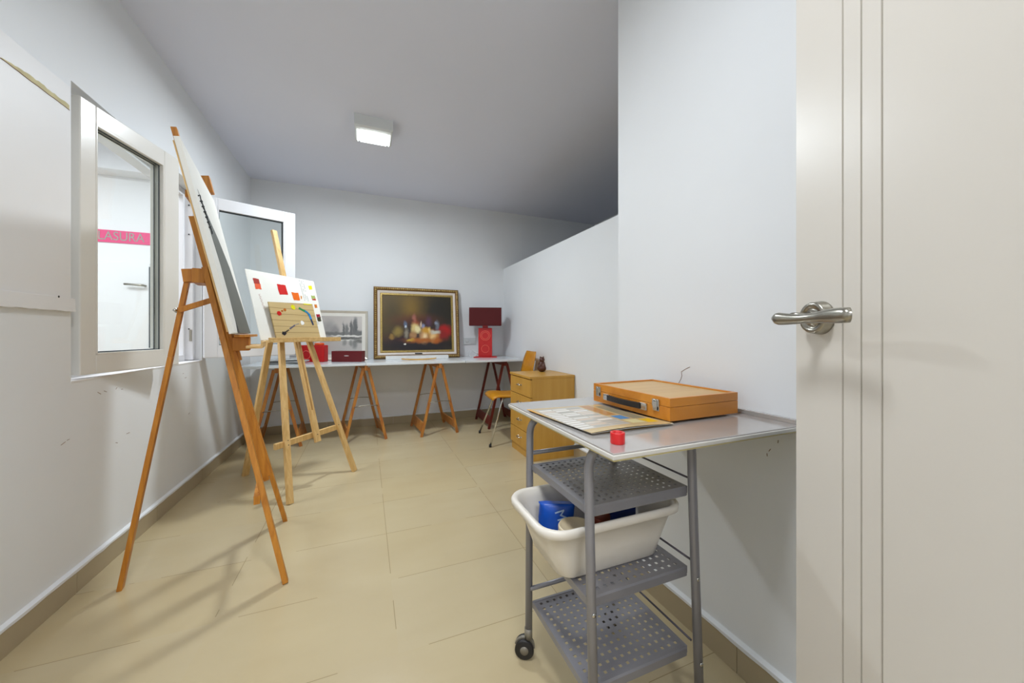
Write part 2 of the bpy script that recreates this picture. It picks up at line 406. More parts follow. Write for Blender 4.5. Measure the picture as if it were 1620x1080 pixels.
# cracks and scuffs in the plaster
def crack(parent, pts, w, nrm, m, name='plaster_crack'):
    bm = BM(); n = V(nrm)
    tube(bm, [V(p)+n*0.0004 for p in pts], w, 5); struct(name, bm, m, parent=parent)
crack(wn, [(1.043, .930, .905), (1.043, .945, .898), (1.043, .966, .885), (1.043, .964, .870), (1.043, .969, .857), (1.043, .980, .840), (1.043, .986, .832)], 0.0009, (-1, 0, 0), M['crack'])
for (y, z) in ((.64, .73), (.66, .70), (.67, .685), (.80, .69), (.81, .69), (.82, .685)):
    crack(wn, [(1.043, y, z), (1.043, y+random.uniform(-.006, .006), z-0.008)], 0.0009, (-1, 0, 0), M['crack'], 'wall_scuff')
for (y, z) in ((2.10, .77), (2.14, .77), (2.22, .765), (2.26, .76), (2.9, .74), (2.87, .77), (1.90, .60), (1.93, .61), (2.22, .52), (2.30, .54), (2.95, .50)):
    crack(wl, [(LX, y, z), (LX, y+random.uniform(.01, .03), z+random.uniform(-.012, .012))], 0.0009, (1, 0, 0), M['crack'], 'wall_scuff')

# flush board patched into the left wall, with its ragged bottom strip and old tape
bt = thing('wall_panel', 'large white board fixed on the left wall, with torn yellowed tape and a nail hole', 'panel', (LX, 1.45, 1.105))
b = BM(); box(b, (0, -0.55, 0.05), (0.006, 0.487, 0.87), bev=0.001); obj('board', b, M['wall_white'], bt)
b = BM(); N = 40
up = []; lo = []; upb = []; lob = []
for i in range(N+1):
    y = -0.55+1.05*i/N; z = random.uniform(0, 0.003)
    up.append(b.verts.new((0.012, y, 0.052))); lo.append(b.verts.new((0.014, y, z))); lob.append(b.verts.new((0, y, z))); upb.append(b.verts.new((0, y, 0.054)))
for i in range(N):
    b.faces.new((up[i], up[i+1], lo[i+1], lo[i])); b.faces.new((lo[i], lo[i+1], lob[i+1], lob[i])); b.faces.new((upb[i], upb[i+1], up[i+1], up[i]))
b.faces.new((up[-1], upb[-1], lob[-1], lo[-1]))
obj('bottom_strip', b, M['wall_white'], bt)
b = BM(); lathe(b, [(0, 0), (0.004, 0), (0.004, 0.0006), (0, 0.0006)], seg=12, mtx=Matrix.Translation((0.0135, 0.416, 0.053)) @ Matrix.Rotation(PI/2, 4, 'Y')); obj('nail_hole', b, M['ink'], bt)
b = BM(); up = []; lo = []
for i in range(25):
    y = 0.20+0.28*i/24; zc = 0.80+0.0*i; w = 0.011+random.uniform(-.0015, .0015); w *= min(1, (i+2)/10)
    up.append(b.verts.new((0.0066, y, zc-0.02+w*1.6))); lo.append(b.verts.new((0.0066, y, zc-0.02)))
for i in range(24): b.faces.new((up[i], up[i+1], lo[i+1], lo[i]))
obj('yellowed_tape', b, M['tape_old'], bt)
b = BM(); tube(b, [(0.007, 0.19+0.29*i/12, 0.779+random.uniform(-.001, .001)) for i in range(13)], 0.0011, 5); obj('tape_edge', b, M['crack'], bt)

# ------------------------------------------------------------------ window: fixed frame and two sashes
w1 = bpy.data.objects.new('window_1', None); C.objects.link(w1); w1.location = (LX-0.08, (WY0+WY1)/2, WZ0); w1['kind'] = 'structure'; w1['label'] = 'white casement window in the left wall'; w1['category'] = 'window'
def rect_frame(bm, y0, y1, z0, z1, x0, x1, w, bev=0.003):
    box(bm, (x0, y0, z0), (x1, y0+w, z1), bev=bev); box(bm, (x0, y1-w, z0), (x1, y1, z1), bev=bev)
    box(bm, (x0, y0+w-0.001, z0), (x1, y1-w+0.001, z0+w), bev=bev); box(bm, (x0, y0+w-0.001, z1-w), (x1, y1-w+0.001, z1), bev=bev)
b = BM(); rect_frame(b, WY0+0.002, WY1-0.002, WZ0+0.002, WZ1-0.002, LX-0.15, LX-0.085, 0.045)
box(b, (LX-0.088, WY1-0.03, WZ0+0.01), (LX-0.04, WY1-0.002, WZ1-0.01), bev=0.003)
o = obj('window_frame', b, M['pvc'], w1, world=True)
for z in (1.05, 1.35, 1.70, 1.9):
    b = BM(); box(b, (LX-0.066, WY1-0.0335, z), (LX-0.058, WY1-0.029, z+0.008), bev=0.001); obj('screw_cap', b, M['ink'], w1, world=True)
b = BM(); box(b, (LX-0.060, WY1-0.036, 0.97), (LX-0.046, WY1-0.029, 1.05), bev=0.002); obj('striker_plate', b, M['nickel'], w1, world=True)
def sash(px, py, ang, w, side, m, gl=(0.069, 0.105)):
    """hinge at px,py; local y runs along the sash"""
    r = bpy.data.objects.new('window_sash', None); C.objects.link(r)
    r.location = V((px, py, 0.852))-w1.location; r.rotation_euler = (0, 0, ang); r.parent = w1
    b = BM(); h = 1.13; a, c = gl
    box(b, (-0.03, 0, 0), (0.03, a, h), bev=0.004); box(b, (-0.03, w-c, 0), (0.03, w, h), bev=0.004)
    box(b, (-0.03, a-0.001, 0), (0.03, w-c+0.001, 0.078), bev=0.004); box(b, (-0.03, a-0.001, h-0.075), (0.03, w-c+0.001, h), bev=0.004)
    for s in (-1, 1):
        x0, x1 = sorted((s*0.03, s*0.012))
        box(b, (x0, a-0.0, 0.078), (x1+0.0, a+0.008, h-0.075), bev=0.002); box(b, (x0, w-c-0.008, 0.078), (x1, w-c, h-0.075), bev=0.002)
        box(b, (x0, a, 0.074), (x1, w-c, 0.088), bev=0.002); box(b, (x0, a, h-0.083), (x1, w-c, h-0.071), bev=0.002)
    obj('sash_frame', b, m, r)
    b = BM(); t = 0.004
    for s in (-0.0125, 0.0095):
        box(b, (s, a+0.008, 0.088), (s+0.003, a+0.008+t, h-0.083)); box(b, (s, w-c-0.008-t, 0.088), (s+0.003, w-c-0.008, h-0.083))
        box(b, (s, a+0.008, 0.088), (s+0.003, w-c-0.008, 0.088+t)); box(b, (s, a+0.008, h-0.083-t), (s+0.003, w-c-0.008, h-0.083))
    obj('glazing_gasket', b, M['rubber'], r)
    b = BM(); box(b, (-0.003, a+0.004, 0.084), (0.003, w-c-0.004, h-0.079)); obj('glass_pane', b, M['glass'], r)
    return r
sL = sash(-1.10, 2.005, -math.radians(11.5), 0.55, 1, M['pvc_cream'])
# right sash swung into the room: direction (.92,.40)
sR = sash(-1.055, 3.135, -math.radians(67), 0.56, -1, M['pvc'], (0.075, 0.075))
b = BM(); box(b, (LX-0.085, WY0, WZ0-0.001), (LX+0.002, WY1, WZ0+0.006), bev=0.001); obj('window_sill', b, M['wall_white'], w1, world=True)

# beyond the window: white door with handle and pink lettered strip
dn = bpy.data.objects.new('door_2', None); C.objects.link(dn); dn.location = (-2.15, 4.1, 0); dn['kind'] = 'structure'; dn['label'] = 'white door in the adjoining room seen through the window'; dn['category'] = 'door'
b = BM(); box(b, (-0.42, -0.03, 0.005), (0.41, -0.001, 1.63), bev=0.002); obj('door_leaf', b, M['wall_white'], dn)
b = BM(); tube(b, bend([(0.38, -0.03, 1.435), (0.38, -0.07, 1.435), (0.26, -0.07, 1.44)], 0.012), 0.009, 10); obj('door_handle', b, M['nickel'], dn)
b = BM(); box(b, (0.405, -0.034, 0.9), (0.412, -0.028, 1.6)); obj('door_edge', b, M['rubber'], dn)
ps = thing('lettered_strip', 'pink strip with grey outlined capital letters above the door beyond the window', 'sign', (-2.07, 4.098, 1.845))
b = BM(); box(b, (-0.33, -0.006, -0.052), (0.33, 0, 0.052)); obj('strip', b, M['pink'], ps)
text_mesh('lettering', 'LASURA', 0.105, M['grey_letter'], ps, Matrix.Translation((0.135, -0.007, 0)) @ Matrix.Diagonal((0.80, 1, 1, 1)) @ Matrix.Rotation(PI/2, 4, 'X'))

# ------------------------------------------------------------------ ceiling lamp
cl = thing('ceiling_lamp', 'small square white ceiling lamp, lit, above the middle of the room', 'lamp', (0.05, 2.87, 2.485))
b = BM()
hs = 0.13
rings = [[V((-hs, -.115, .085)), V((hs, -.115, .085)), V((hs, .115, .085)), V((-hs, .115, .085))], [V((-hs, -.115, .012)), V((hs, -.115, .012)), V((hs, .115, .012)), V((-hs, .115, .012))], [V((-.118, -.105, 0)), V((.118, -.105, 0)), V((.118, .105, 0)), V((-.118, .105, 0))]]
loft(b, rings, smooth=False); obj('housing', b, M['lamp_box'], cl)
b = BM(); box(b, (-.092, -.065, -.010), (.092, .09, 0.001), bev=0.003); obj('lamp_glass', b, M['lamp_glass'], cl)
for x in (-.109, .109):
    b = BM(); box(b, (x-.0025, -.065, -.008), (x+.003, .09, 0.001)); obj('side_trim', b, M['lamp_glass'], cl)
dup(cl, (-0.1, 0.45, 2.485), 0, 'added unseen copy of the ceiling lamp, overhead near the doorway')  # unseen fixture added to go with the fill above the camera

# ------------------------------------------------------------------ open door on the right
dr = bpy.data.objects.new('door_1', None); C.objects.link(dr); dr.location = (0.400, -0.345, 0); dr.rotation_euler = (0, 0, -TH); dr['kind'] = 'structure'; dr['label'] = 'open cream door with three vertical grooves'; dr['category'] = 'door'
b = BM(); prof = [(0.0, 0.0)]
for y in (0.657, 0.686, 0.715): prof += [(0, y-0.0016), (0.003, y-0.0008), (0.003, y+0.0008), (0, y+0.0016)]
prof += [(0, 0.804), (0.002, 0.806), (0.038, 0.806), (0.04, 0.804), (0.04, 0)]
lo = [b.verts.new((x, y, 0.008)) for x, y in prof]; hi = [b.verts.new((x, y, 2.035)) for x, y in prof]
n = len(prof)
b.faces.new(lo); b.faces.new(list(reversed(hi)))
for i in range(n): b.faces.new((lo[i], lo[(i+1) % n], hi[(i+1) % n], hi[i]))
obj('door_leaf', b, M['door'], dr)
b = BM()
for y in (0.657, 0.686, 0.715): box(b, (0.0022, y-0.0010, 0.01), (0.0032, y+0.0010, 2.03))
obj('groove_strip', b, M['groove'], dr)  # darker beige strip at the bottom of each groove
dh = bpy.data.objects.new('door_handle', None); C.objects.link(dh); dh.location = (0, 0.754, 1.046); dh.parent = dr
rotm = Matrix.Rotation(-PI/2, 4, 'Y')
b = BM(); lathe(b, [(0, 0), (0.027, 0), (0.027, 0.003), (0.0255, 0.006), (0.0255, 0.013), (0.024, 0.0155), (0.018, 0.0155), (0.017, 0.0135), (0.0125, 0.0135), (0.0115, 0.016), (0, 0.016)], seg=48, mtx=rotm); obj('rose', b, M['nickel'], dh)
b = BM(); lathe(b, [(0, 0.012), (0.0085, 0.012), (0.0085, 0.046), (0, 0.046)], seg=24, mtx=rotm); obj('neck', b, M['nickel'], dh)
b = BM(); rings = []
K = 22
for i in range(K+1):
    t = i/K; y = 0.034 - t*0.141
    z = -0.0025*math.sin(min(1, t/0.7)*PI) - 0.0015*t + 0.0005
    taper = 1-max(0, (0.10-t)/0.10)**2
    hz_ = (0.0092+0.0016*math.cos(t*2*PI*1.15))*(0.35+0.65*taper); hx_ = 0.0062*(0.4+0.6*taper)
    x = -0.050 - 0.003*math.cos(t*PI*2)
    rings.append([V((x+hx_*math.cos(a*2*PI/20)+0.0, y+(0.010 if t > .98 else 0)*math.cos(a*2*PI/20), z+hz_*math.sin(a*2*PI/20))) for a in range(20)])
loft(b, rings); obj('lever', b, M['nickel'], dh)

# ------------------------------------------------------------------ easels
def W(mid, u, n, uu, nn, z): return V((mid[0]+u[0]*uu+n[0]*nn, mid[1]+u[1]*uu+n[1]*nn, z))
# tall easel
mid = (-0.36, 2.0075); ua = math.radians(10.3); U = (-math.sin(ua), math.cos(ua)); Nn = (math.cos(ua), math.sin(ua)); K = 0.2228
def P(uu, nn, z): return W(mid, U, Nn, uu, nn-K*z, z)
te = thing('tall_easel', 'tall orange-brown wooden easel near the window, holding the canvas with the grey wedge', 'easel', (mid[0], mid[1], 0))
u3 = V((U[0], U[1], 0)); n3 = V((Nn[0], Nn[1], 0))
for s in (-1, 1):
    b = BM(); beam(b, P(s*0.29, 0, 0), P(s*0.045, 0, 1.30), 0.034, 0.020, u3); obj('front_leg', b, M['oak_easel'], te, world=True)
b = BM(); beam(b, P(0, 0.002, 0.34), P(0, 0.002, 1.52), 0.046, 0.022, u3); obj('lower_mast', b, M['oak_easel'], te, world=True)
for s in (-1, 1):
    b = BM(); beam(b, P(s*0.017, 0.018, 0.36), P(s*0.017, 0.018, 1.50), 0.010, 0.012, u3); obj('mast_rail', b, M['oak_easel'], te, world=True)
b = BM(); beam(b, P(0, 0.024, 0.9), P(0, 0.024, 1.885), 0.028, 0.020, u3); obj('upper_mast', b, M['oak_easel'], te, world=True)
b = BM(); beam(b, P(-0.25, -0.022, 0.345), P(0.24, -0.022, 0.345), 0.035, 0.022, V((0, 0, 1))); obj('crossbar', b, M['oak_easel'], te, world=True)
b = BM(); beam(b, P(-0.06, -0.028, 1.265), P(0.06, -0.028, 1.265), 0.06, 0.04, V((0, 0, 1))); beam(b, P(0, -0.045, 1.27), P(0, -0.085, 1.265), 0.05, 0.055, u3); obj('hinge_block', b, M['oak_easel'], te, world=True)
rt = P(0, -0.075, 1.25); rb = V((-0.912, 1.921, 0.0))
sl = (rt-rb).normalized()
b = BM()
q = lambda t: rb+(rt-rb)*t
beam(b, q(0), q(0.74), 0.034, 0.016, u3); beam(b, q(0.965), q(1.0), 0.034, 0.016, u3)
for s in (-1, 1): beam(b, q(0.74)+u3*s*0.0125, q(0.966)+u3*s*0.0125, 0.009, 0.016, u3)
obj('rear_leg', b, M['oak_easel'], te, world=True)
kn = q(0.895)
b = BM(); beam(b, kn+V((0, -0.02, 0)), P(-0.02, -0.015, 1.165), 0.022, 0.012, V((0, 0, 1))); obj('stay_bar', b, M['oak_easel'], te, world=True)
b = BM(); lathe(b, [(0, -.03), (.009, -.03), (.011, -.02), (.011, -.006), (.005, -.004), (.005, .02), (0, .02)], seg=20, mtx=Matrix.Translation(kn-u3*0.01-n3*0.012) @ Matrix.Rotation(PI/2, 4, 'X')); o = obj('wing_knob', b, M['chrome'], te, world=True); o['label'] = 'white metal clamping knob'
# ledge block, tray and top clamp arm
b = BM(); beam(b, P(-0.04, 0.05, 0.975), P(0.04, 0.05, 0.975), 0.06, 0.06, V((0, 0, 1)), 0.003); obj('ledge_block', b, M['oak_easel'], te, world=True)
b = BM(); beam(b, P(-0.12, 0.068, 1.012), P(0.40, 0.068, 1.012), 0.012, 0.055, V((0, 0, 1)), 0.002)
o = obj('canvas_ledge', b, M['oak_easel'], te, world=True)
b = BM(); beam(b, P(-0.10, 0.098, 0.962), P(0.22, 0.098, 0.962), 0.012, 0.06, V((0, 0, 1)), 0.002); beam(b, P(-0.10, 0.128, 0.972), P(0.22, 0.128, 0.972), 0.026, 0.008, V((0, 0, 1)), 0.002)
o = obj('brush_tray', b, M['pine_ledge'], te, world=True); o['label'] = 'paler wooden tray'
b = BM(); beam(b, P(0.0, 0.006, 1.62), P(0.47, 0.006, 1.62), 0.03, 0.014, V((0, 0, 1))); beam(b, P(0.445, 0.018, 1.61), P(0.445, 0.018, 1.76), 0.05, 0.016, u3, 0.002); beam(b, P(0.445, 0.045, 1.765), P(0.445, 0.045, 1.85), 0.05, 0.055, u3, 0.004); beam(b, P(0.445, 0.018, 1.74), P(0.445, 0.018, 1.80), 0.05, 0.016, u3); obj('support_arm', b, M['oak_easel'], te, world=True)

def lean_root(name, label, cat, origin, u, n, k):
    u = V((u[0], u[1], 0)).normalized(); n = V((n[0], n[1], 0)).normalized(); v = (V((0, 0, 1))-n*k).normalized(); y = v.cross(u)
    R = Matrix(((u.x, y.x, v.x), (u.y, y.y, v.y), (u.z, y.z, v.z)))
    return thing(name, label, cat, origin, R.to_euler())
def patch(parent, name, poly, m, y=-0.0004, t=0.0005, label=None):
    b = BM(); prism(b, poly, t, Matrix.Translation((0, y, 0))); o = obj(name, b, m, parent)
    if label: o['label'] = label
    return o
def scribble(parent, name, pts, r, m, y=-0.0008):
    b = BM()
    for s in pts: tube(b, [V((x, y, z)) for x, z in s], r, 5)
    return obj(name, b, m, parent)
ua2 = math.radians(10.22); U2 = (-math.sin(ua2), math.cos(ua2)); N2 = (math.cos(ua2), math.sin(ua2))
k2 = 0.2228; nn = 0.062-k2*1.0232
cv = lean_root('canvas_painting', 'large unfinished white canvas with a grey wedge and a black signature, on the tall easel', 'painting', W(mid, U2, N2, 0.088, nn, 1.0232), U2, N2, k2)
b = BM(); box(b, (-.378, 0, 0), (.378, 0.018, .7325), bev=0.0015); obj('canvas', b, M['canvas'], cv)
b = BM(); 
box(b, (-.37, 0.018, 0.01), (.37, 0.024, 0.05)); box(b, (-.37, 0.018, 0.68), (.37, 0.024, 0.72)); box(b, (-.37, 0.018, 0.05), (-.335, 0.024, 0.68)); box(b, (.335, 0.018, 0.05), (.37, 0.024, 0.68)); obj('stretcher_frame', b, M['pine_easel'], cv)
patch(cv, 'grey_painted_area', [(-.25, .0), (-.215, .15), (-.21, .29), (-.245, .42), (-.285, .575), (-.20, .51), (.0, .44), (.18, .34), (.30, .17), (.377, .0)], M['grey_paint'], label='grey painted wedge')
patch(cv, 'black_paint_mark', [(-.28, .0), (-.24, .045), (-.22, .03), (-.20, .0)], M['ink'], y=-0.001)
sig = []
for i in range(7):
    x = -.30+0.012*i; z = .535-0.017*i
    sig.append([(x-.03, z), (x+0.03, z+0.022), (x+0.01, z-0.016), (x+0.06, z+0.006)])
scribble(cv, 'signature', sig, 0.0026, M['ink'])

# small easel
mid2 = (-0.253, 2.713); u_ = (0.6314, 0.7754); n_ = (0.7754, -0.6314); k_ = 0.27
def Q(uu, nn, z): return W(mid2, u_, n_, uu, nn-k_*z, z)
su3 = V((u_[0], u_[1], 0)); sn3 = V((n_[0], n_[1], 0))
se = thing('small_easel', 'pale wooden tripod easel holding the colour study, in front of the trestle tables', 'easel', (mid2[0], mid2[1], 0))
for s in (-1, 1):
    b = BM(); beam(b, Q(s*0.272, 0, 0), Q(s*0.045, 0, 1.37), 0.036, 0.022, su3); obj('front_leg', b, M['pine_easel'], se, world=True)
b = BM()
beam(b, Q(0, 0.012, 0.29), Q(0, 0.012, 0.50), 0.042, 0.02, su3); beam(b, Q(0, 0.012, 1.40), Q(0, 0.012, 1.753), 0.036, 0.02, su3)
for s in (-1, 1): beam(b, Q(s*0.0135, 0.012, 0.49), Q(s*0.0135, 0.012, 1.41), 0.013, 0.02, su3)
obj('mast', b, M['pine_easel'], se, world=True)
b = BM(); beam(b, Q(-0.285, -0.016, 0.335), Q(0.225, -0.016, 0.335), 0.036, 0.02, V((0, 0, 1))); obj('crossbar', b, M['pine_easel'], se, world=True)
b = BM(); beam(b, V((-0.809, 3.126, 0)), Q(0, -0.035, 1.36), 0.042, 0.02, su3); obj('rear_leg', b, M['pine_easel'], se, world=True)
for uu, z, dz in ((-.215, .34, -.01), (.205, .345, .01), (0, .33, .01), (-.212, .345, .012)):
    b = BM(); lathe(b, [(0, 0), (.003, 0), (.003, .002), (0, .002)], seg=8, mtx=Matrix.Translation(Q(uu, 0.0115 if uu else 0.0225, z+dz)) @ sn3.to_track_quat('Z', 'Y').to_matrix().to_4x4()); obj('screw', b, M['ink'], se, world=True)
b = BM(); beam(b, Q(-0.262, 0.05, 0.972), Q(0.33, 0.05, 0.972), 0.014, 0.07, V((0, 0, 1)), 0.002); beam(b, Q(-0.262, 0.083, 0.982), Q(0.33, 0.083, 0.982), 0.028, 0.008, V((0, 0, 1)), 0.002); obj('ledge', b, M['pine_ledge'], se, world=True)
B0 = V((-0.436, 2.862, 0.9825))
cs = lean_root('colour_study', 'white painting board with red, orange and yellow test patches, on the small easel', 'painting', B0+sn3*0.0, u_, n_, k_)
b = BM()
poly = [(-.268, 0), (.247, 0), (.243, .455), (-.277, .462)]
A = [b.verts.new((x, 0, z)) for x, z in poly]; Bq = [b.verts.new((x, 0.006, z)) for x, z in poly]
b.faces.new(A); b.faces.new(list(reversed(Bq)))
for i in range(4): b.faces.new((A[i], A[(i+1) % 4], Bq[(i+1) % 4], Bq[i]))
obj('board', b, M['canvas'], cs)
def rough(poly, j=0.004, sub=4):
    out = []
    for i, (x, z) in enumerate(poly):
        x2, z2 = poly[(i+1) % len(poly)]
        for k in range(sub):
            t = k/sub; out.append((x+(x2-x)*t+random.uniform(-j, j), z+(z2-z)*t+random.uniform(-j, j)))
    return out
for nm, poly, col in (('dark_red_patch', [(-.242, .409), (-.201, .406), (-.199, .372), (-.239, .372)], '#a02414'), ('orange_red_patch', [(-.239, .373), (-.199, .373), (-.196, .338), (-.236, .335)], '#e25a30'),
                      ('red_patch', [(-.079, .391), (-.014, .391), (-.006, .321), (-.074, .315)], '#c8160f'), ('orange_patch', [(.021, .342), (.078, .344), (.083, .289), (.031, .285)], '#e0660c'),
                      ('yellow_patch', [(.181, .412), (.213, .415), (.213, .386), (.185, .382)], '#efe010'), ('green_patch', [(.189, .334), (.222, .338), (.225, .314), (.190, .312)], '#9fae60'),
                      ('red_stroke', [(.191, .311), (.225, .312), (.226, .303), (.192, .301)], '#b8361e'), ('small_orange_patch', [(.198, .266), (.226, .268), (.224, .242), (.201, .241)], '#cf7420'),
                      ('maroon_patch', [(.198, .191), (.231, .192), (.235, .171), (.199, .169)], '#a01c30'), ('dark_green_patch', [(.199, .168), (.235, .170), (.233, .137), (.201, .136)], '#3c3a20'),
                      ('orange_dab', [(.095, .325), (.105, .32), (.10, .30), (.092, .30)], '#d98a30')):
    patch(cs, nm, rough(poly, 0.0022, 4), mat(nm, col, 0.45))
sg = []
for i in range(5):
    z = .300-.021*i; x = -.226+.003*i
    sg.append([(x, z), (x+.014, z+.004), (x+.002, z-.008), (x+.016, z-.012)])
scribble(cs, 'red_pencil_note', sg, 0.0008, mat('red_pencil', '#c88a80', 0.8), -0.0004)
sg = []
for i in range(15):
    for j in range(3):
        z = .440-.0105*i; x = .106+.016*j+.0008*i
        if random.random() < .8: sg.append([(x, z), (x+.006, z+.004), (x+.004, z-.004), (x+.010, z)])
scribble(cs, 'pencil_note', sg, 0.0007, mat('pencil_grey', '#6e7686', 0.8), -0.0004)
sg = []
for i in range(6): sg.append([(.185+.008*(i % 3), .125-.012*(i//3)), (.192+.008*(i % 3), .131-.012*(i//3))])
scribble(cs, 'pencil_note', sg, 0.0007, mat('pencil_grey', '#6e7686', 0.8), -0.0004)
# palette panel leaning on the board
pm, pnt, pp = base_mat('palette_ply')
def palette_mat():
    m, nt, p = base_mat('palette_boards')
    tc = nt.nodes.new('ShaderNodeTexCoord'); mp = nt.nodes.new('ShaderNodeMapping'); mp.inputs[3].default_value = (1.2, 8, 14); nt.links.new(tc.outputs['Object'], mp.inputs[0])
    ns = nt.nodes.new('ShaderNodeTexNoise'); ns.inputs['Scale'].default_value = 3; ns.inputs['Detail'].default_value = 6; nt.links.new(mp.outputs[0], ns.inputs['Vector'])
    c = mix(nt, ns.outputs[0], lin('#b59a64'), lin('#cfb684'))
    wv = nt.nodes.new('ShaderNodeTexWave'); wv.bands_direction = 'Z'; wv.inputs['Scale'].default_value = 7.5; wv.inputs['Distortion'].default_value = 0.6; nt.links.new(tc.outputs['Object'], wv.inputs['Vector'])
    mr = nt.nodes.new('ShaderNodeMapRange'); mr.inputs[1].default_value = 0.0; mr.inputs[2].default_value = 0.03; nt.links.new(wv.outputs['Fac'], mr.inputs[0])
    nt.links.new(mix(nt, mr.outputs[0], lin('#8d7440'), c), p.inputs['Base Color']); p.inputs['Roughness'].default_value = 0.5
    return m
pl = lean_root('palette_panel', 'rectangular wooden palette with dabs of coloured paint, leaning on the colour study', 'palette', B0+sn3*0.012+V((0, 0, 0.0045)), u_, n_, k_-0.025)
b = BM(); outer = [(-.178, 0.004), (.172, 0.004), (.158, .258), (-.190, .246)]
prism(b, outer, 0.007)
obj('panel', b, palette_mat(), pl)
def dab(nm, pts, w, col):
    bm = BM(); n = len(pts); poly = []
    for i in range(n):
        a = V(pts[max(i-1, 0)]); c = V(pts[min(i+1, n-1)]); d = (c-a).normalized(); nr = V((-d.y, d.x)); ww = w*(random.uniform(.75, 1.2)); poly.append(V(pts[i])+nr*ww)
    back = []
    for i in range(n):
        a = V(pts[max(i-1, 0)]); c = V(pts[min(i+1, n-1)]); d = (c-a).normalized(); nr = V((-d.y, d.x)); back.append(V(pts[i])-nr*w*random.uniform(.75, 1.2))
    poly = poly+back[::-1]
    prism(bm, [(p.x, p.y) for p in poly], 0.0018, Matrix.Translation((0, -0.0068, 0)))
    obj(nm, bm, mat(nm, col, 0.35, var=0.25, scale=60), pl)
def blob(nm, x, z, r, col):
    patch(pl, nm, rough([(x+r*math.cos(a*PI/5), z+r*math.sin(a*PI/5)) for a in range(10)], r*0.15, 2), mat(nm, col, 0.35, var=0.2, scale=60), y=-0.0068, t=0.0018)
blob('red_dab', -.128, .172, .016, '#c2140c'); blob('ochre_dab', -.080, .199, .010, '#b8661c'); blob('white_disc', .038, .112, .015, '#f2f0ea'); blob('small_ochre_dab', -.102, .190, .007, '#a85c18'); blob('yellow_dab', -.012, .222, .017, '#e0d81c')  # the white round is a plain flat disc on the panel
dab('light_yellow_stroke', [(.08, .252), (.115, .253), (.148, .254)], .004, '#e6e02c')
dab('green_stroke', [(.034, .221), (.055, .209), (.078, .200)], .008, '#2c8a4c')
dab('blue_stroke', [(.078, .200), (.098, .192), (.110, .172)], .008, '#2f80b0')
dab('pale_blue_stroke', [(.108, .182), (.115, .160), (.119, .142)], .009, '#2a86cc')
dab('dark_blue_stroke', [(.119, .142), (.124, .120), (.129, .098)], .007, '#2b3a58')
dab('black_dab', [(-.132, .040), (-.118, .032), (-.105, .042)], .011, '#201a20')
dab('brown_stroke', [(-.105, .045), (-.090, .054), (-.078, .060)], .005, '#564a38')
dab('grey_stroke', [(-.070, .068), (-.050, .080), (-.026, .093)], .005, '#6a6474')
dab('pale_grey_stroke', [(-.026, .093), (-.010, .101), (.010, .106)], .003, '#9c9488')

# ------------------------------------------------------------------ trestles and tabletops
def trestle(label):
    t = thing('trestle', label, 'trestle', (0, 0, 0), (0, 0, 0), 'trestles under the long white table')
    for y in (0.02, 0.50):
        for s in (-1, 1):
            b = BM(); beam(b, (s*0.185, y, 0.001), (s*0.022, y, 0.70), 0.026, 0.020, (1, 0, 0)); obj('leg', b, M['trestle'], t)
    b = BM(); box(b, (-0.014, -0.01, 0.675), (0.014, 0.53, 0.7225), bev=0.002); obj('top_beam', b, M['trestle'], t)
    for s in (-1, 1):
        b = BM(); mt = Matrix.Translation((s*0.166, 0.26, 0.085)) @ Matrix.Rotation(-s*math.atan(0.163/0.7), 4, 'Y'); box(b, (-0.007, -0.24, -0.045), (0.007, 0.24, 0.045), mt, 0.001); obj('side_board', b, M['trestle'], t)
    for y in (0.008, 0.515):
        b = BM(); tube(b, [(-0.105, y, 0.335), (-0.05, y, 0.342), (0.0, y, 0.344), (0.05, y, 0.342), (0.105, y, 0.336)], 0.004, 8); obj('brace', b, M['nickel'], t)
    return t
tr = trestle('wooden trestle under the left end of the table, behind the small easel')
tr.location = (-0.735, 3.72, 0); tr.rotation_euler = (0, 0, 0.06)
dup(tr, (-0.003, 3.66, 0), 0.13, 'wooden trestle under the joint below the dark red box')
dup(tr, (0.69, 3.635, 0), 0.09, 'wooden trestle under the gilt-framed painting')
t4 = dup(tr, (1.40, 3.65, 0), 0.0, 'wooden trestle behind the orange chair, its shade coloured dark red')
for ch in t4.children:
    if not ch.name.startswith('brace'):
        ch.data = ch.data.copy(); ch.data.materials[0] = M['trestle_shaded']
for nm, x0, x1, y0, lab in (('tabletop', -0.985, -0.006, 3.64, 'white tabletop on trestles at the left, under the papers and red box'), ('tabletop', -0.003, 0.944, 3.62, 'white tabletop in the middle, under the gilt-framed painting'), ('tabletop', 0.948, 1.592, 3.60, 'white tabletop at the right, under the red lamp')):
    b = BM(); box(b, (x0, y0, 0.723), (x1, 4.286, 0.745), bev=0.002); o = obj('tabletop', b, M['table'], None, loc=((x0+x1)/2, 3.95, 0.723)); tag(o, lab, 'table', 'white tabletops along the far wall')
TZ = 0.745

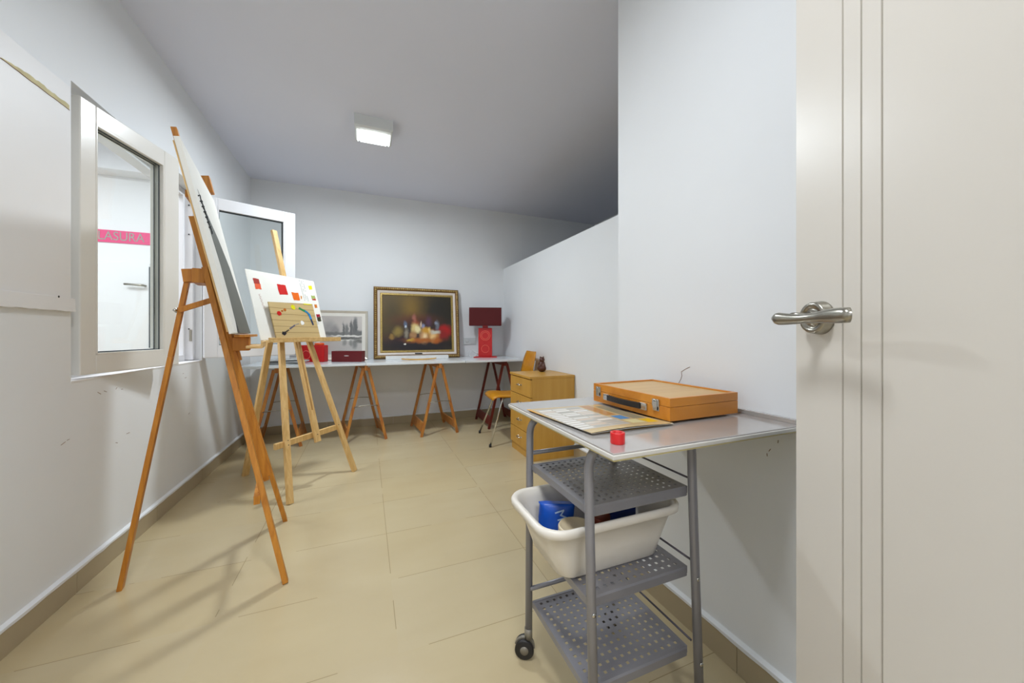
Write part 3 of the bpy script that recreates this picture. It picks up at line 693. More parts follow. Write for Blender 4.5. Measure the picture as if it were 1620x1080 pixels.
# ------------------------------------------------------------------ framed pictures
def ring_box(bm, w, h, iw, y0, y1, bev=0.002, x_off=0, z_off=0):
    """rect frame centred on x, z from 0 to h; member width iw"""
    for lo, hi in (((-w/2, y0, 0), (-w/2+iw, y1, h)), ((w/2-iw, y0, 0), (w/2, y1, h)), ((-w/2+iw, y0, 0), (w/2-iw, y1, iw)), ((-w/2+iw, y0, h-iw), (w/2-iw, y1, h))):
        box(bm, V(lo)+V((x_off, 0, z_off)), V(hi)+V((x_off, 0, z_off)), bev=bev)
def mitred(bm, w, h, prof, x0=0, z0=0):
    """sweep a profile (inset, y) around a rectangle of outer size w x h"""
    rings = []
    for ins, y in prof:
        hw = w/2-ins
        rings.append([bm.verts.new((x0-hw, y, z0+ins)), bm.verts.new((x0+hw, y, z0+ins)), bm.verts.new((x0+hw, y, z0+h-ins)), bm.verts.new((x0-hw, y, z0+h-ins))])
    n = len(rings)
    for i in range(n):
        A = rings[i]; B_ = rings[(i+1) % n]
        for k in range(4): bm.faces.new((A[k], A[(k+1) % 4], B_[(k+1) % 4], B_[k]))
pic = thing('framed_painting', 'large dark still life painting in ornate gilt and cream frame, against the far wall', 'painting', (0.545, 4.155, TZ+0.002), (-0.12, 0, 0))
FW, FH = 0.945, 0.800
b = BM(); mitred(b, FW, FH, [(0, 0.02), (0, -0.012), (0.006, -0.022), (0.02, -0.026), (0.034, -0.020), (0.040, -0.010), (0.040, 0.02)]); obj('outer_moulding', b, M['gilt'], pic)
b = BM()
def beads(bm, w, h, ins, y, step, r):
    hw = w/2-ins; hh = h-2*ins
    pts = []
    nx = int(2*hw/step); nz = int(hh/step)
    for i in range(nx+1):
        x = -hw+2*hw*i/nx; pts += [(x, y, ins), (x, y, h-ins)]
    for i in range(1, nz):
        z = ins+hh*i/nz; pts += [(-hw, y, z), (hw, y, z)]
    for p in pts: bmesh.ops.create_icosphere(bm, subdivisions=1, radius=r, matrix=Matrix.Translation(p) @ Matrix.Diagonal((random.uniform(.8, 1.3), .8, random.uniform(.8, 1.3), 1)))
beads(b, FW, FH, 0.020, -0.025, 0.021, 0.0085); obj('gilt_beading', b, M['gilt_bead'], pic)
b = BM(); mitred(b, FW-0.076, FH-0.076, [(0, 0.015), (0, -0.010), (0.008, -0.014), (0.030, -0.004), (0.030, 0.015)], z0=0.038); obj('cream_liner', b, M['liner'], pic)
b = BM(); mitred(b, FW-0.132, FH-0.132, [(0, 0.015), (0, -0.006), (0.006, -0.012), (0.020, -0.012), (0.026, -0.002), (0.026, 0.015)], z0=0.066); ib = obj('inner_moulding', b, M['gilt_bead'], pic)
cw, chh = FW-0.180, FH-0.180; cz = FH/2
BL = [(-.12, .14, .30, .20, '#80621a', .9), (-.28, .05, .14, .30, '#4a3a10', .8), (.25, .12, .22, .30, '#221d12', .7), (-.02, .02, .22, .07, '#5a2a10', .9), (-.15, -.20, .22, .08, '#3c1412', .8), (.0, -.26, .45, .07, '#120a14', .8),
      (.02, -.10, .24, .11, '#1c1018', .8), (.30, -.09, .07, .06, '#c00f0f', .7), (.26, -.13, .08, .06, '#8a1410', .8), (-.22, -.10, .045, .05, '#8a7434', .7), (-.285, -.155, .025, .03, '#8c6a2c', .5),
      (-.03, -.02, .035, .06, '#9a4a22', .6), (-.04, .055, .018, .04, '#a06050', .8), (-.035, -.06, .042, .055, '#d8c07c', .5), (-.005, -.075, .03, .04, '#e6d8a4', .5), (.06, -.045, .018, .03, '#8890b0', .6), (.03, -.02, .012, .03, '#d0b8a0', .7),
      (-.14, -.02, .02, .035, '#5a6880', .7), (-.14, -.045, .012, .015, '#c8d0dc', .7), (-.13, -.12, .022, .05, '#8a8270', .7), (-.055, -.14, .035, .05, '#a87c50', .6), (.065, -.15, .045, .07, '#d0a06c', .6), (.075, -.15, .02, .05, '#ecd0a0', .7),
      (.09, -.085, .05, .035, '#c8922c', .6), (.125, -.09, .015, .04, '#e8c46c', .7), (.17, -.15, .055, .06, '#c88c44', .6), (.165, -.16, .03, .045, '#e8c080', .7), (.19, -.105, .05, .022, '#c8c4b4', .6), (.215, -.03, .018, .05, '#6a6e78', .8), (.20, .0, .014, .02, '#8890a0', .7),
      (.12, .02, .03, .05, '#52304a', .9), (-.08, -.195, .045, .014, '#e0cc4a', .5), (-.145, -.235, .014, .010, '#f0ece0', .6), (.05, -.20, .16, .025, '#a85c18', .8), (.21, -.20, .04, .03, '#b05a14', .8)]
b = BM(); box(b, (-cw/2, -0.001, cz-chh/2), (cw/2, 0.004, cz+chh/2)); 
o = obj('painted_canvas', b, blob_mat('still_life_oils', '#3a2c10', [(x, z+cz, rx, rz, c_, s) for x, z, rx, rz, c_, s in BL], 0.5, 0.05, 16, 0.0), pic)
b = BM(); box(b, (-0.04, -0.0155, 0.045), (0.04, -0.012, 0.058)); obj('title_plaque', b, M['ink'], pic)

pic2 = thing('framed_print', 'grey lakeside print of trees in a pale silver frame with white mount, on the table', 'picture', (-0.245, 4.175, TZ+0.002), (-0.13, 0, 0))
GW, GH = 0.52, 0.525
b = BM(); mitred(b, GW, GH, [(0, 0.018), (0, -0.006), (0.004, -0.010), (0.026, -0.002), (0.028, 0.018)]); obj('frame_moulding', b, M['silver_frame'], pic2)
b = BM(); mitred(b, GW-0.052, GH-0.052, [(0, 0.010), (0, 0.0), (0.034, 0.0), (0.034, 0.010)], z0=0.026); obj('mount', b, M['mount'], pic2)
z0 = GH/2
tr_b = [(0, .20, .3, .16, '#b9b2ac', .6), (-.12, .05, .06, .10, '#9a9794', .6), (-.06, .04, .04, .06, '#8d8a88', .5), (.0, .015, .25, .02, '#6e6e6c', .5),
        (.02, .06, .012, .07, '#5e5f5e', .5), (.05, .055, .016, .06, '#6e6f6d', .5), (.095, .07, .015, .085, '#575857', .4), (.135, .085, .022, .105, '#4e504f', .4), (.12, .055, .012, .05, '#5a5b5a', .5), (.17, .02, .05, .03, '#5f605e', .5),
        (.06, -.01, .15, .010, '#e0ddd6', .4), (.06, -.035, .17, .014, '#55554f', .5), (.05, -.055, .16, .006, '#d8d6ce', .5), (.13, -.09, .025, .05, '#7b7c78', .7), (.09, -.085, .018, .035, '#83847f', .7), (.03, -.08, .02, .03, '#8b8b86', .7), (.17, -.065, .04, .02, '#66665f', .6)]
b = BM(); box(b, (-GW/2+0.058, 0.002, 0.058), (GW/2-0.058, 0.006, GH-0.058)); obj('print', b, blob_mat('lake_print', '#bab5b0', [(x, z+z0, rx, rz, c_, s) for x, z, rx, rz, c_, s in tr_b], 0.4, 0.035, 22, 0.4), pic2)

b = BM(); box(b, (0.19, 4.04, TZ), (0.86, 4.10, TZ+0.038), bev=0.002); o = obj('paper_roll_box', b, M['paper'], None, loc=(0.525, 4.07, TZ)); tag(o, 'long flat white carton in front of the gilt frame', 'box')
b = BM()
R_ = [[V((0.34+0.36*i/10, 3.93+y, TZ+0.0005+0.004+z+0.004*abs(i/5-1)**2*2)) for y, z in ((-0.018, 0.0), (0.018, 0.0), (0.018, 0.008), (-0.018, 0.012))] for i in range(11)]
for r in R_:
    pass
loft(b, [[p-V((0, 0, 0.0045)) for p in r] for r in R_], smooth=False); o = obj('wooden_strip', b, M['strip_wood'], None, loc=(0.52, 3.93, TZ)); tag(o, 'thin yellow wooden strip lying on the table below the gilt-framed painting', 'ruler')

# ------------------------------------------------------------------ red lamp
lp = thing('table_lamp', 'red table lamp with embossed rings and dark red box shade, right end of table', 'lamp', (1.30, 4.06, TZ), (0, 0, -0.30))
b = BM(); box(b, (-.135, -.08, 0), (.135, .08, .012), bev=0.003); obj('base_plate', b, M['red_lamp'], lp)
b = BM(); box(b, (-.080, -.035, .012), (.080, .035, .345), bev=0.004); body = obj('lamp_body', b, M['red_lamp'], lp)
for z, r in ((.255, .056), (.255, .040), (.10, .044)):
    b = BM(); tube(b, [(r*math.cos(a*PI/16), -.036, z+r*math.sin(a*PI/16)) for a in range(32)], 0.0035, 6, closed=True); obj('embossed_ring', b, M['ring'], body)
b = BM(); box(b, (-.032, -.02, .345), (.032, .02, .395), bev=0.003); obj('neck', b, M['red_lamp'], lp)
b = BM(); mitr = []
for (x0, x1, y0, y1) in ((-.187, .187, -.09, -.087), (-.187, .187, .087, .09), (-.187, -.184, -.087, .087), (.184, .187, -.087, .087)): box(b, (x0, y0, .372), (x1, y1, .58))
box(b, (-.187, -.09, .578), (.187, .09, .58)); obj('lamp_shade', b, M['shade'], lp)
b = BM(); tube(b, [(-.08, .0, .03), (-.12, -.06, .06), (-.17, -.05, .09), (-.20, -.03, .06), (-.17, -.09, .012), (-.12, -.10, .018), (-.10, -.09, .05), (-.14, -.07, .085), (-.19, -.06, .03), (-.205, -.05, .012)], 0.003, 8); obj('cord', b, M['cable'], lp)
so = thing('wall_socket', 'double white wall socket on the far wall between painting and red lamp', 'socket', (1.177, FY, 0.93))
b = BM(); box(b, (-.078, -.010, -.042), (.078, 0, .042), bev=0.003); obj('plate', b, M['socket'], so)
for x in (-.037, .037):
    b = BM(); lathe(b, [(.0, .002), (.019, .002), (.021, .0), (.023, .0), (.023, .003), (.025, .003), (.025, 0)], seg=24, mtx=Matrix.Translation((x, -.0105, 0)) @ Matrix.Rotation(PI/2, 4, 'X')) if x < 0 else box(b, (x-.026, -.014, -.026), (x+.026, -.010, .026), bev=0.001)
    obj('socket_insert' if x < 0 else 'switch', b, M['socket'], so)

# ------------------------------------------------------------------ clutter on the left of the table
o = thing('red_box', 'bright red box with embossed circles behind the small easel ledge', 'box', (-0.475, 4.025, TZ), (0, 0, -0.42))
b = BM(); 
box(b, (-.115, -.045, 0), (.115, .045, .165), bev=0.008); rbx = obj('box_body', b, M['red_lamp'], o)
b = BM(); tube(b, [(-.055+.04*math.cos(a*PI/12), -.046, .07+.04*math.sin(a*PI/12)) for a in range(24)], 0.003, 6, closed=True); obj('embossed_ring', b, M['ring'], rbx)
b = BM(); lathe(b, [(0, .0), (.040, .0), (.043, .004), (.043, .016), (.035, .022), (0, .024)], (.05, 0, .165), 28); obj('orange_lid', b, M['orange'], o)['label'] = 'round orange lid'
o = thing('crimson_box', 'long dark crimson box with small silver mark, on the table before the grey print', 'box', (-0.165, 3.93, TZ), (0, 0, -TH))
b = BM(); box(b, (-.148, -.045, 0), (.148, .045, .106), bev=0.003); obj('box_body', b, M['crimson'], o)
b = BM(); prism(b, [(.024*math.cos(a*PI/10), .06+.0045*math.sin(a*PI/10)) for a in range(20)], 0.0006, Matrix.Translation((0, -.0450, 0))); obj('silver_mark', b, M['silver'], o)
# folded newspapers
for i, (x, y, rz, zz) in enumerate(((-0.71, 3.86, 0.1, 0.0), (-0.66, 3.86, -0.2, 0.0175), (-0.70, 3.85, 0.35, 0.035))):
    b = BM(); nx, ny = 10, 6; top = {}; bot = {}
    for a in range(nx+1):
        for c_ in range(ny+1):
            X_ = -.14+.28*a/nx; Y_ = -.09+.18*c_/ny; z = 0.003*math.sin(a*0.7+i)+0.003*math.cos(c_*1.1+i*2)
            top[a, c_] = b.verts.new((X_, Y_, 0.010+max(z, -0.002))); bot[a, c_] = b.verts.new((X_, Y_, 0.0003))
    for a in range(nx):
        for c_ in range(ny):
            b.faces.new((top[a, c_], top[a+1, c_], top[a+1, c_+1], top[a, c_+1])); b.faces.new((bot[a, c_], bot[a, c_+1], bot[a+1, c_+1], bot[a+1, c_]))
    for a in range(nx):
        b.faces.new((top[a, 0], bot[a, 0], bot[a+1, 0], top[a+1, 0])); b.faces.new((top[a, ny], top[a+1, ny], bot[a+1, ny], bot[a, ny]))
    for c_ in range(ny):
        b.faces.new((top[0, c_], top[0, c_+1], bot[0, c_+1], bot[0, c_])); b.faces.new((top[nx, c_], bot[nx, c_], bot[nx, c_+1], top[nx, c_+1]))
    o = obj('newspaper', b, M['newsprint']); o.location = (x, y, TZ+zz); o.rotation_euler = (0, 0, rz)
    tag(o, ('folded grey newspaper lying flat on the left tabletop, bottom of the pile', 'folded newspaper in the middle of the pile on the left tabletop', 'crumpled newspaper topmost of the pile on the left tabletop')[i], 'newspaper', 'newspapers on the left tabletop')
o = thing('ring_binder', 'grey and white striped folder standing on the table behind the small easel', 'folder', (-0.72, 4.22, TZ), (-0.1, 0, 0))
b = BM(); box(b, (-.07, -.012, 0), (.07, .012, .15), bev=0.002); obj('cover', b, M['paper'], o)
b = BM()
for i in range(9): box(b, (.0, -.0135, .012+.0155*i), (.06, -.012, .020+.0155*i))
obj('printed_stripe', b, mat('grey_stripe', '#5d6165', 0.6), o)

# ------------------------------------------------------------------ drawer unit with the carving, chair
cb = thing('drawer_unit', 'beech-coloured four-drawer unit against the half wall', 'cabinet', (1.21, 2.6, 0))
CW, CDp, CH = 0.405, 0.43, 0.678
b = BM()
box(b, (0.016, 0, 0.0), (CW, 0.016, CH-0.02), bev=0.001); box(b, (0.016, CDp-0.016, 0.0), (CW, CDp, CH-0.02), bev=0.001); box(b, (CW-0.01, 0.016, 0.0), (CW, CDp-0.016, CH-0.02)); box(b, (0.02, 0.016, 0.05), (CW-0.01, CDp-0.016, 0.066)); obj('carcass', b, M['cab'], cb)
b = BM(); box(b, (-0.006, -0.004, CH-0.02), (CW, CDp+0.004, CH), bev=0.002); obj('top_board', b, M['cab'], cb)
b = BM(); box(b, (0.012, 0.004, 0.0), (0.024, CDp-0.004, 0.062), bev=0.001); obj('plinth', b, M['cab'], cb)
dhh = (CH-0.024-0.066)/4
for i in range(4):
    z = 0.066+dhh*i
    b = BM(); box(b, (0.0, 0.002, z+0.003), (0.016, CDp-0.002, z+dhh-0.003), bev=0.001); d = obj('drawer', b, M['cab'], cb)
    b = BM(); tube(b, bend([(0.0, CDp/2-.03, z+dhh*.56), (-.022, CDp/2-.03, z+dhh*.56), (-.022, CDp/2+.03, z+dhh*.56), (0.0, CDp/2+.03, z+dhh*.56)], 0.008), 0.0045, 8)
    for s in (-1, 1): lathe(b, [(0, 0), (.009, 0), (.008, .003), (0, .003)], seg=12, mtx=Matrix.Translation((0, CDp/2+s*.03, z+dhh*.56)) @ Matrix.Rotation(-PI/2, 4, 'Y'))
    obj('handle', b, M['chrome'], d)
b = BM(); box(b, (0.016, 0.016, 0.066), (0.02, CDp-0.016, CH-0.02)); obj('gap_shade_sheet', b, M['cab_gap_shade'], cb)  # dark sheet behind the drawers colours in the shade of their gaps
# carved figurine
b = BM()
for c_, s in (((0, 0, .030), (.040, .034, .032)), ((.002, 0, .062), (.030, .026, .036)), ((-.004, -.002, .104), (.021, .020, .024)), ((-.024, -.016, .040), (.012, .012, .032)), ((-.022, .016, .036), (.012, .012, .030)), ((-.020, 0, .100), (.012, .010, .009)), ((.004, -.013, .124), (.007, .005, .010)), ((.004, .011, .124), (.007, .005, .010)), ((.030, .0, .022), (.022, .012, .018))):
    bmesh.ops.create_icosphere(b, subdivisions=3, radius=1, matrix=Matrix.Translation(c_) @ Matrix.Diagonal((*s, 1)))
o = obj('carved_figurine', b, M['statue'], None); o.location = (1.475, 2.93, CH-0.0005); o.rotation_euler = (0, 0, 1.2); o.scale = (1.15, 1.2, 1.05)
md = o.modifiers.new('merge', 'REMESH'); md.mode = 'VOXEL'; md.voxel_size = 0.0035; md.use_smooth_shade = True
tag(o, 'small dark brown carved seated figurine on the drawer unit', 'figurine')

ch = thing('plywood_chair', 'orange plywood chair with chrome tube legs, between table and drawer unit', 'chair', (1.30, 3.30, 0), (0, 0, -0.10))
def shell(pts, w0, w1, th, axis_pts=None):
    """sheet swept along pts (x, z) with width along y from w0 to w1, rounded corners"""
    bm = BM(); n = len(pts); cols = 9; top = []; bot = []
    for i, (x, z) in enumerate(pts):
        t = i/(n-1); w = w0+(w1-w0)*t
        e = min(t, 1-t)*n
        if e < 1.2: w *= (0.86 if e < 0.3 else 0.97)
        a = V(pts[max(i-1, 0)]); c_ = V(pts[min(i+1, n-1)]); d = (c_-a).normalized(); nr = V((-d.y, d.x))
        r1 = []; r2 = []
        for k in range(cols):
            y = (k/(cols-1)-.5)*w; cur = 0.012*(2*k/(cols-1)-1)**2
            r1.append(bm.verts.new((x+nr.x*(th/2+cur), y, z+nr.y*(th/2+cur)))); r2.append(bm.verts.new((x-nr.x*(th/2-cur), y, z-nr.y*(th/2-cur))))
        top.append(r1); bot.append(r2)
    for i in range(n-1):
        for k in range(cols-1):
            bm.faces.new((top[i][k], top[i][k+1], top[i+1][k+1], top[i+1][k])); bm.faces.new((bot[i][k], bot[i+1][k], bot[i+1][k+1], bot[i][k+1]))
        bm.faces.new((top[i][0], top[i+1][0], bot[i+1][0], bot[i][0])); bm.faces.new((top[i][-1], bot[i][-1], bot[i+1][-1], top[i+1][-1]))
    for k in range(cols-1):
        bm.faces.new((top[0][k], bot[0][k], bot[0][k+1], top[0][k+1])); bm.faces.new((top[-1][k], top[-1][k+1], bot[-1][k+1], bot[-1][k]))
    return bm
obj('seat', shell([(.17, .462), (.12, .448), (.05, .441), (-.03, .442), (-.10, .448), (-.15, .449), (-.185, .441), (-.205, .425), (-.212, .408)], .36, .40, .010), M['chair_ply'], ch, smooth=True)
obj('backrest', shell([(.185, .60), (.195, .64), (.205, .69), (.218, .75), (.232, .80), (.245, .845)], .36, .30, .010), M['chair_ply'], ch, smooth=True)
for s in (-1, 1):
    b = BM(); tube(b, bend([(.20, s*.13, .425), (-.10, s*.15, .425), (-.245, s*.245, .004)], .03), .0095, 12); lg = obj('front_leg', b, M['chrome'], ch)
    b = BM(); lathe(b, [(0, 0), (.012, 0), (.012, .025), (0, .025)], (-.243, s*.243, 0.0), 14); obj('rubber_foot', b, M['black'], lg)
    b = BM(); tube(b, bend([(.25, s*.20, .004), (.16, s*.155, .41), (.19, s*.12, .56), (.232, s*.11, .76)], .04), .0095, 12); lg = obj('rear_leg', b, M['chrome'], ch)
    b = BM(); lathe(b, [(0, 0), (.012, 0), (.012, .025), (0, .025)], (.25, s*.20, 0.0), 14); obj('rubber_foot', b, M['black'], lg)
for x in (-.095, .14):
    b = BM(); tube(b, [(x, -.15, .422), (x, .15, .422)], .0085, 10); obj('seat_rail', b, M['chrome'], ch)

# ------------------------------------------------------------------ trolley
TL = thing('serving_trolley', 'grey metal trolley with three perforated shelves, beside the near wall', 'trolley', (0.632, 0.86, 0))
X0, X1, Y0, Y1 = 0.475, 0.795, 0.705, 1.025
tt = 0.757
def uframe(y, lean):
    return bend([(X0+0.001, y+lean*1.0, 0.085), (X0, y+lean*0.2, 0.60), (X0, y, tt), (X1, y, tt), (X1, y+lean*0.2, 0.60), (X1+0.004, y+lean*1.0, 0.085)], 0.052, 8)
for y, ln in ((Y0, -0.022), (Y1, 0.012)):
    b = BM(); tube(b, uframe(y, ln), 0.0112, 16); obj('tube_frame', b, M['steel'], TL, world=True)
    for x in (X0, X1):
        yy = y+ln
        cs_ = Matrix.Translation((x, yy, 0)) @ Matrix.Rotation(-0.5 if x == X0 else 0.4, 4, 'Z')
        b = BM(); 
        for s in (-1, 1): lathe(b, [(0, -.006), (.020, -.006), (.0285, -.005), (.030, -.002), (.030, .004), (.027, .006), (0, .006)], seg=28, mtx=cs_ @ Matrix.Translation((-.012, s*.011, .031)) @ Matrix.Rotation(PI/2, 4, 'X'))
        w_ = obj('caster_wheel', b, M['black'], TL, world=True)
        b = BM(); lathe(b, [(0, .060), (.0125, .060), (.0125, .092), (0, .092)], seg=16, mtx=Matrix.Translation((x, yy, 0)))
        R2 = [[cs_ @ V((-.012+.0325*math.cos(a), yq, .031+.0325*math.sin(a))) for yq in (-.0045, .0045)] for a in [PI*0.10*k for k in range(0, 10)]]
        vv = [[b.verts.new(p) for p in r] for r in R2]
        vi = [[b.verts.new(cs_ @ V((-.012+.026*math.cos(PI*.1*k), yq, .031+.026*math.sin(PI*.1*k)))) for yq in (-.0045, .0045)] for k in range(10)]
        for k in range(9):
            b.faces.new((vv[k][0], vv[k][1], vv[k+1][1], vv[k+1][0])); b.faces.new((vi[k][0], vi[k+1][0], vi[k+1][1], vi[k][1])); b.faces.new((vv[k][0], vv[k+1][0], vi[k+1][0], vi[k][0])); b.faces.new((vv[k][1], vi[k][1], vi[k+1][1], vv[k+1][1]))
        lathe(b, [(0, -.0185), (.012, -.0185), (.013, .0185), (0, .0185)], seg=16, mtx=cs_ @ Matrix.Translation((-.012, 0, .031)) @ Matrix.Rotation(PI/2, 4, 'X'))
        obj('caster_housing', b, M['wheel_grey'], w_, world=True)
def shelf(z, nx, ny, hole):
    b = BM(); xa, xb, ya, yb = X0+0.004, X1-0.004, Y0+0.010, Y1-0.010
    mx, my = 0.020, 0.020
    def lines(a, bb, m, n):
        pitch = (bb-a-2*m)/(n-1); L = [a]
        for i in range(n): c_ = a+m+pitch*i; L += [c_-hole/2, c_+hole/2]
        return L+[bb]
    xs = lines(xa, xb, mx, nx); ys = lines(ya, yb, my, ny)
    g = {}
    for zz, k in ((z, 0), (z-0.0015, 1)):
        for i, x in enumerate(xs):
            for j, y in enumerate(ys): g[i, j, k] = b.verts.new((x, y, zz))
    for i in range(len(xs)-1):
        for j in range(len(ys)-1):
            if i % 2 == 1 and j % 2 == 1:
                b.faces.new((g[i, j, 0], g[i, j, 1], g[i+1, j, 1], g[i+1, j, 0])); b.faces.new((g[i, j+1, 0], g[i+1, j+1, 0], g[i+1, j+1, 1], g[i, j+1, 1]))
                b.faces.new((g[i, j, 0], g[i, j+1, 0], g[i, j+1, 1], g[i, j, 1])); b.faces.new((g[i+1, j, 0], g[i+1, j, 1], g[i+1, j+1, 1], g[i+1, j+1, 0]))
                continue
            b.faces.new((g[i, j, 0], g[i+1, j, 0], g[i+1, j+1, 0], g[i, j+1, 0])); b.faces.new((g[i, j, 1], g[i, j+1, 1], g[i+1, j+1, 1], g[i+1, j, 1]))
    o = obj('shelf', b, M['steel_shelf'], TL, world=True)
    # rolled front and back rims, folded sides
    b = BM()
    for y, s in ((ya, -1), (yb, 1)):
        prof = [(0, 0.001), (s*.008, .001), (s*.0115, -.003), (s*.0115, -.022), (s*.008, -.0255), (s*-.004, -.0255), (s*-.004, -.023), (s*.007, -.023), (s*.009, -.021), (s*.009, -.004), (s*.007, -.0015), (0, -.0015)]
        loft(b, [[V((x, y-s*.008+py, z+pz)) for py, pz in prof] for x in (xa+0.004, xb-0.004)], smooth=False)
    for x, s in ((xa, -1), (xb, 1)):
        box(b, (min(x, x+s*.0015), ya, z-0.018), (max(x, x+s*.0015), yb, z+0.0005))
    obj('shelf_rim', b, M['steel'], o, world=True)
    for x in (X0, X1):
        b = BM(); lathe(b, [(0, 0), (.0055, 0), (.005, .002), (0, .003)], seg=14, mtx=Matrix.Translation((x, Y0-0.012-0.0005-(0.61-z)*0.045, z-0.016)) @ Matrix.Rotation(PI/2, 4, 'X')); obj('rivet', b, M['chrome'], o, world=True)
    # tubular rail at the back, thin guard wire at the wall side
    b = BM(); tube(b, [(X0, Y1, z+0.032), (X1, Y1, z+0.032)], 0.0068, 10); obj('back_rail', b, M['steel'], o, world=True)
    b = BM(); tube(b, [(X1, Y0, z+0.022), (X1, Y1, z+0.022)], 0.0028, 8); obj('side_wire', b, M['wire'], o, world=True)
shelf(0.615, 14, 14, 0.0078); shelf(0.402, 13, 13, 0.0088); shelf(0.190, 13, 13, 0.0085)

# tabletop board resting on the trolley
tb = thing('metal_tabletop', 'grey metal-faced board lying on top of the trolley, pushed against the wall', 'tabletop', (0.75, 0.86, 0.7685))
b = BM(); box(b, (0.449, 0.580, 0.7785), (1.040, 1.136, 0.785), bev=0.0012); obj('metal_face', b, M['alu'], tb, world=True)
b = BM(); box(b, (0.446, 0.577, 0.7725), (1.041, 1.139, 0.7815), bev=0.0015); obj('edge_band', b, M['edge'], tb, world=True)
b = BM(); box(b, (0.449, 0.580, 0.7685), (1.040, 1.136, 0.7726), bev=0.001); obj('underside', b, M['edge_yellow'], tb, world=True)
b = BM(); box(b, (1.030, 0.59, 0.785), (1.041, 1.136, 0.797), bev=0.001); obj('upstand', b, M['alu'], tb, world=True)

# colour chart magazine
mg = thing('colour_chart_booklet', 'printed colour chart booklet lying under the wooden paint case', 'booklet', (0.60, 0.86, 0.785))
def sheet(zb, curl, pts, th=0.0008):
    bm = BM(); n = 10; T = {}; B_ = {}
    A0, B0_, C0, D0 = [V((*p, 0)) for p in pts]
    for i in range(n+1):
        for j in range(n+1):
            s_, t = i/n, j/n
            p = A0*(1-s_)*(1-t)+B0_*s_*(1-t)+C0*s_*t+D0*(1-s_)*t
            z = zb+curl*((1-t)**3)*(0.35+0.65*math.sin(PI*min(1, s_*1.1)))
            T[i, j] = bm.verts.new((p.x, p.y, z+th)); B_[i, j] = bm.verts.new((p.x, p.y, z))
    for i in range(n):
        for j in range(n):
            bm.faces.new((T[i, j], T[i+1, j], T[i+1, j+1], T[i, j+1])); bm.faces.new((B_[i, j], B_[i, j+1], B_[i+1, j+1], B_[i+1, j]))
    for i in range(n):
        bm.faces.new((T[i, 0], B_[i, 0], B_[i+1, 0], T[i+1, 0])); bm.faces.new((T[i, n], T[i+1, n], B_[i+1, n], B_[i, n]))
        bm.faces.new((T[0, i], T[0, i+1], B_[0, i+1], B_[0, i])); bm.faces.new((T[n, i], B_[n, i], B_[n, i+1], T[n, i+1]))
    return bm
# local strip directions: long side runs along +y
def chart_mat():
    m, nt, p = base_mat('printed_chart')
    tc = nt.nodes.new('ShaderNodeTexCoord'); vec = tc.outputs['Object']
    col = lin('#c2a878')
    rnd = random.Random(3)
    def rect(x0, x1, y0, y1, c_):
        nonlocal col
        sx = nt.nodes.new('ShaderNodeMapping'); sx.inputs[1].default_value = (-(x0+x1)/(x1-x0), -(y0+y1)/(y1-y0), 0); sx.inputs[3].default_value = (2/(x1-x0), 2/(y1-y0), 0)
        nt.links.new(vec, sx.inputs[0])
        ab = nt.nodes.new('ShaderNodeVectorMath'); ab.operation = 'ABSOLUTE'; nt.links.new(sx.outputs[0], ab.inputs[0])
        sp = nt.nodes.new('ShaderNodeSeparateXYZ'); nt.links.new(ab.outputs[0], sp.inputs[0])
        mx = nt.nodes.new('ShaderNodeMath'); mx.operation = 'MAXIMUM'; nt.links.new(sp.outputs[0], mx.inputs[0]); nt.links.new(sp.outputs[1], mx.inputs[1])
        lt = nt.nodes.new('ShaderNodeMath'); lt.operation = 'LESS_THAN'; nt.links.new(mx.outputs[0], lt.inputs[0]); lt.inputs[1].default_value = 1
        col = mix(nt, lt.outputs[0], col, lin(c_))
    rect(-.16, -.138, -.2, .2, '#e0a23c')
    rect(-.138, .2, -.2, -.142, '#c9b184')
    rect(-.13, .02, -.13, .12, '#b9b2a6')
    for i in range(12):
        y = -.122+.0195*i
        for x0, x1 in ((-.125, -.085), (-.08, -.035), (-.03, .015)):
            rect(x0, x1, y, y+.011, rnd.choice(['#e6e2da', '#dcd8d0', '#cfb8a4', '#e2ddd8', '#a8a8a0', '#d8c8b8']))
    rect(.025, .06, -.02, .12, '#b4814a'); rect(.03, .065, -.075, -.03, '#4a86b8'); rect(.03, .07, -.125, -.085, '#d8cc98'); rect(.075, .11, -.13, -.09, '#e0b820'); rect(.07, .11, -.08, .1, '#8d8a74')
    nt.links.new(col, p.inputs['Base Color']); p.inputs['Roughness'].default_value = 0.22
    return m
CM = chart_mat()
pts = [(0.480, 0.700), (0.727, 0.700), (0.70, 0.985), (0.452, 1.000)]
b = sheet(0.7895, 0.006, pts); obj('open_page', b, CM, mg, world=True)
b = sheet(0.7868, 0.004, [(x+0.006, y+0.004) for x, y in pts]); obj('inner_page', b, M['paper'], mg, world=True)
b = sheet(0.7853, 0.0, [(x+0.012, y+0.010) for x, y in pts]); obj('back_cover', b, mat('booklet_cover', '#8d6f3c', 0.4), mg, world=True)

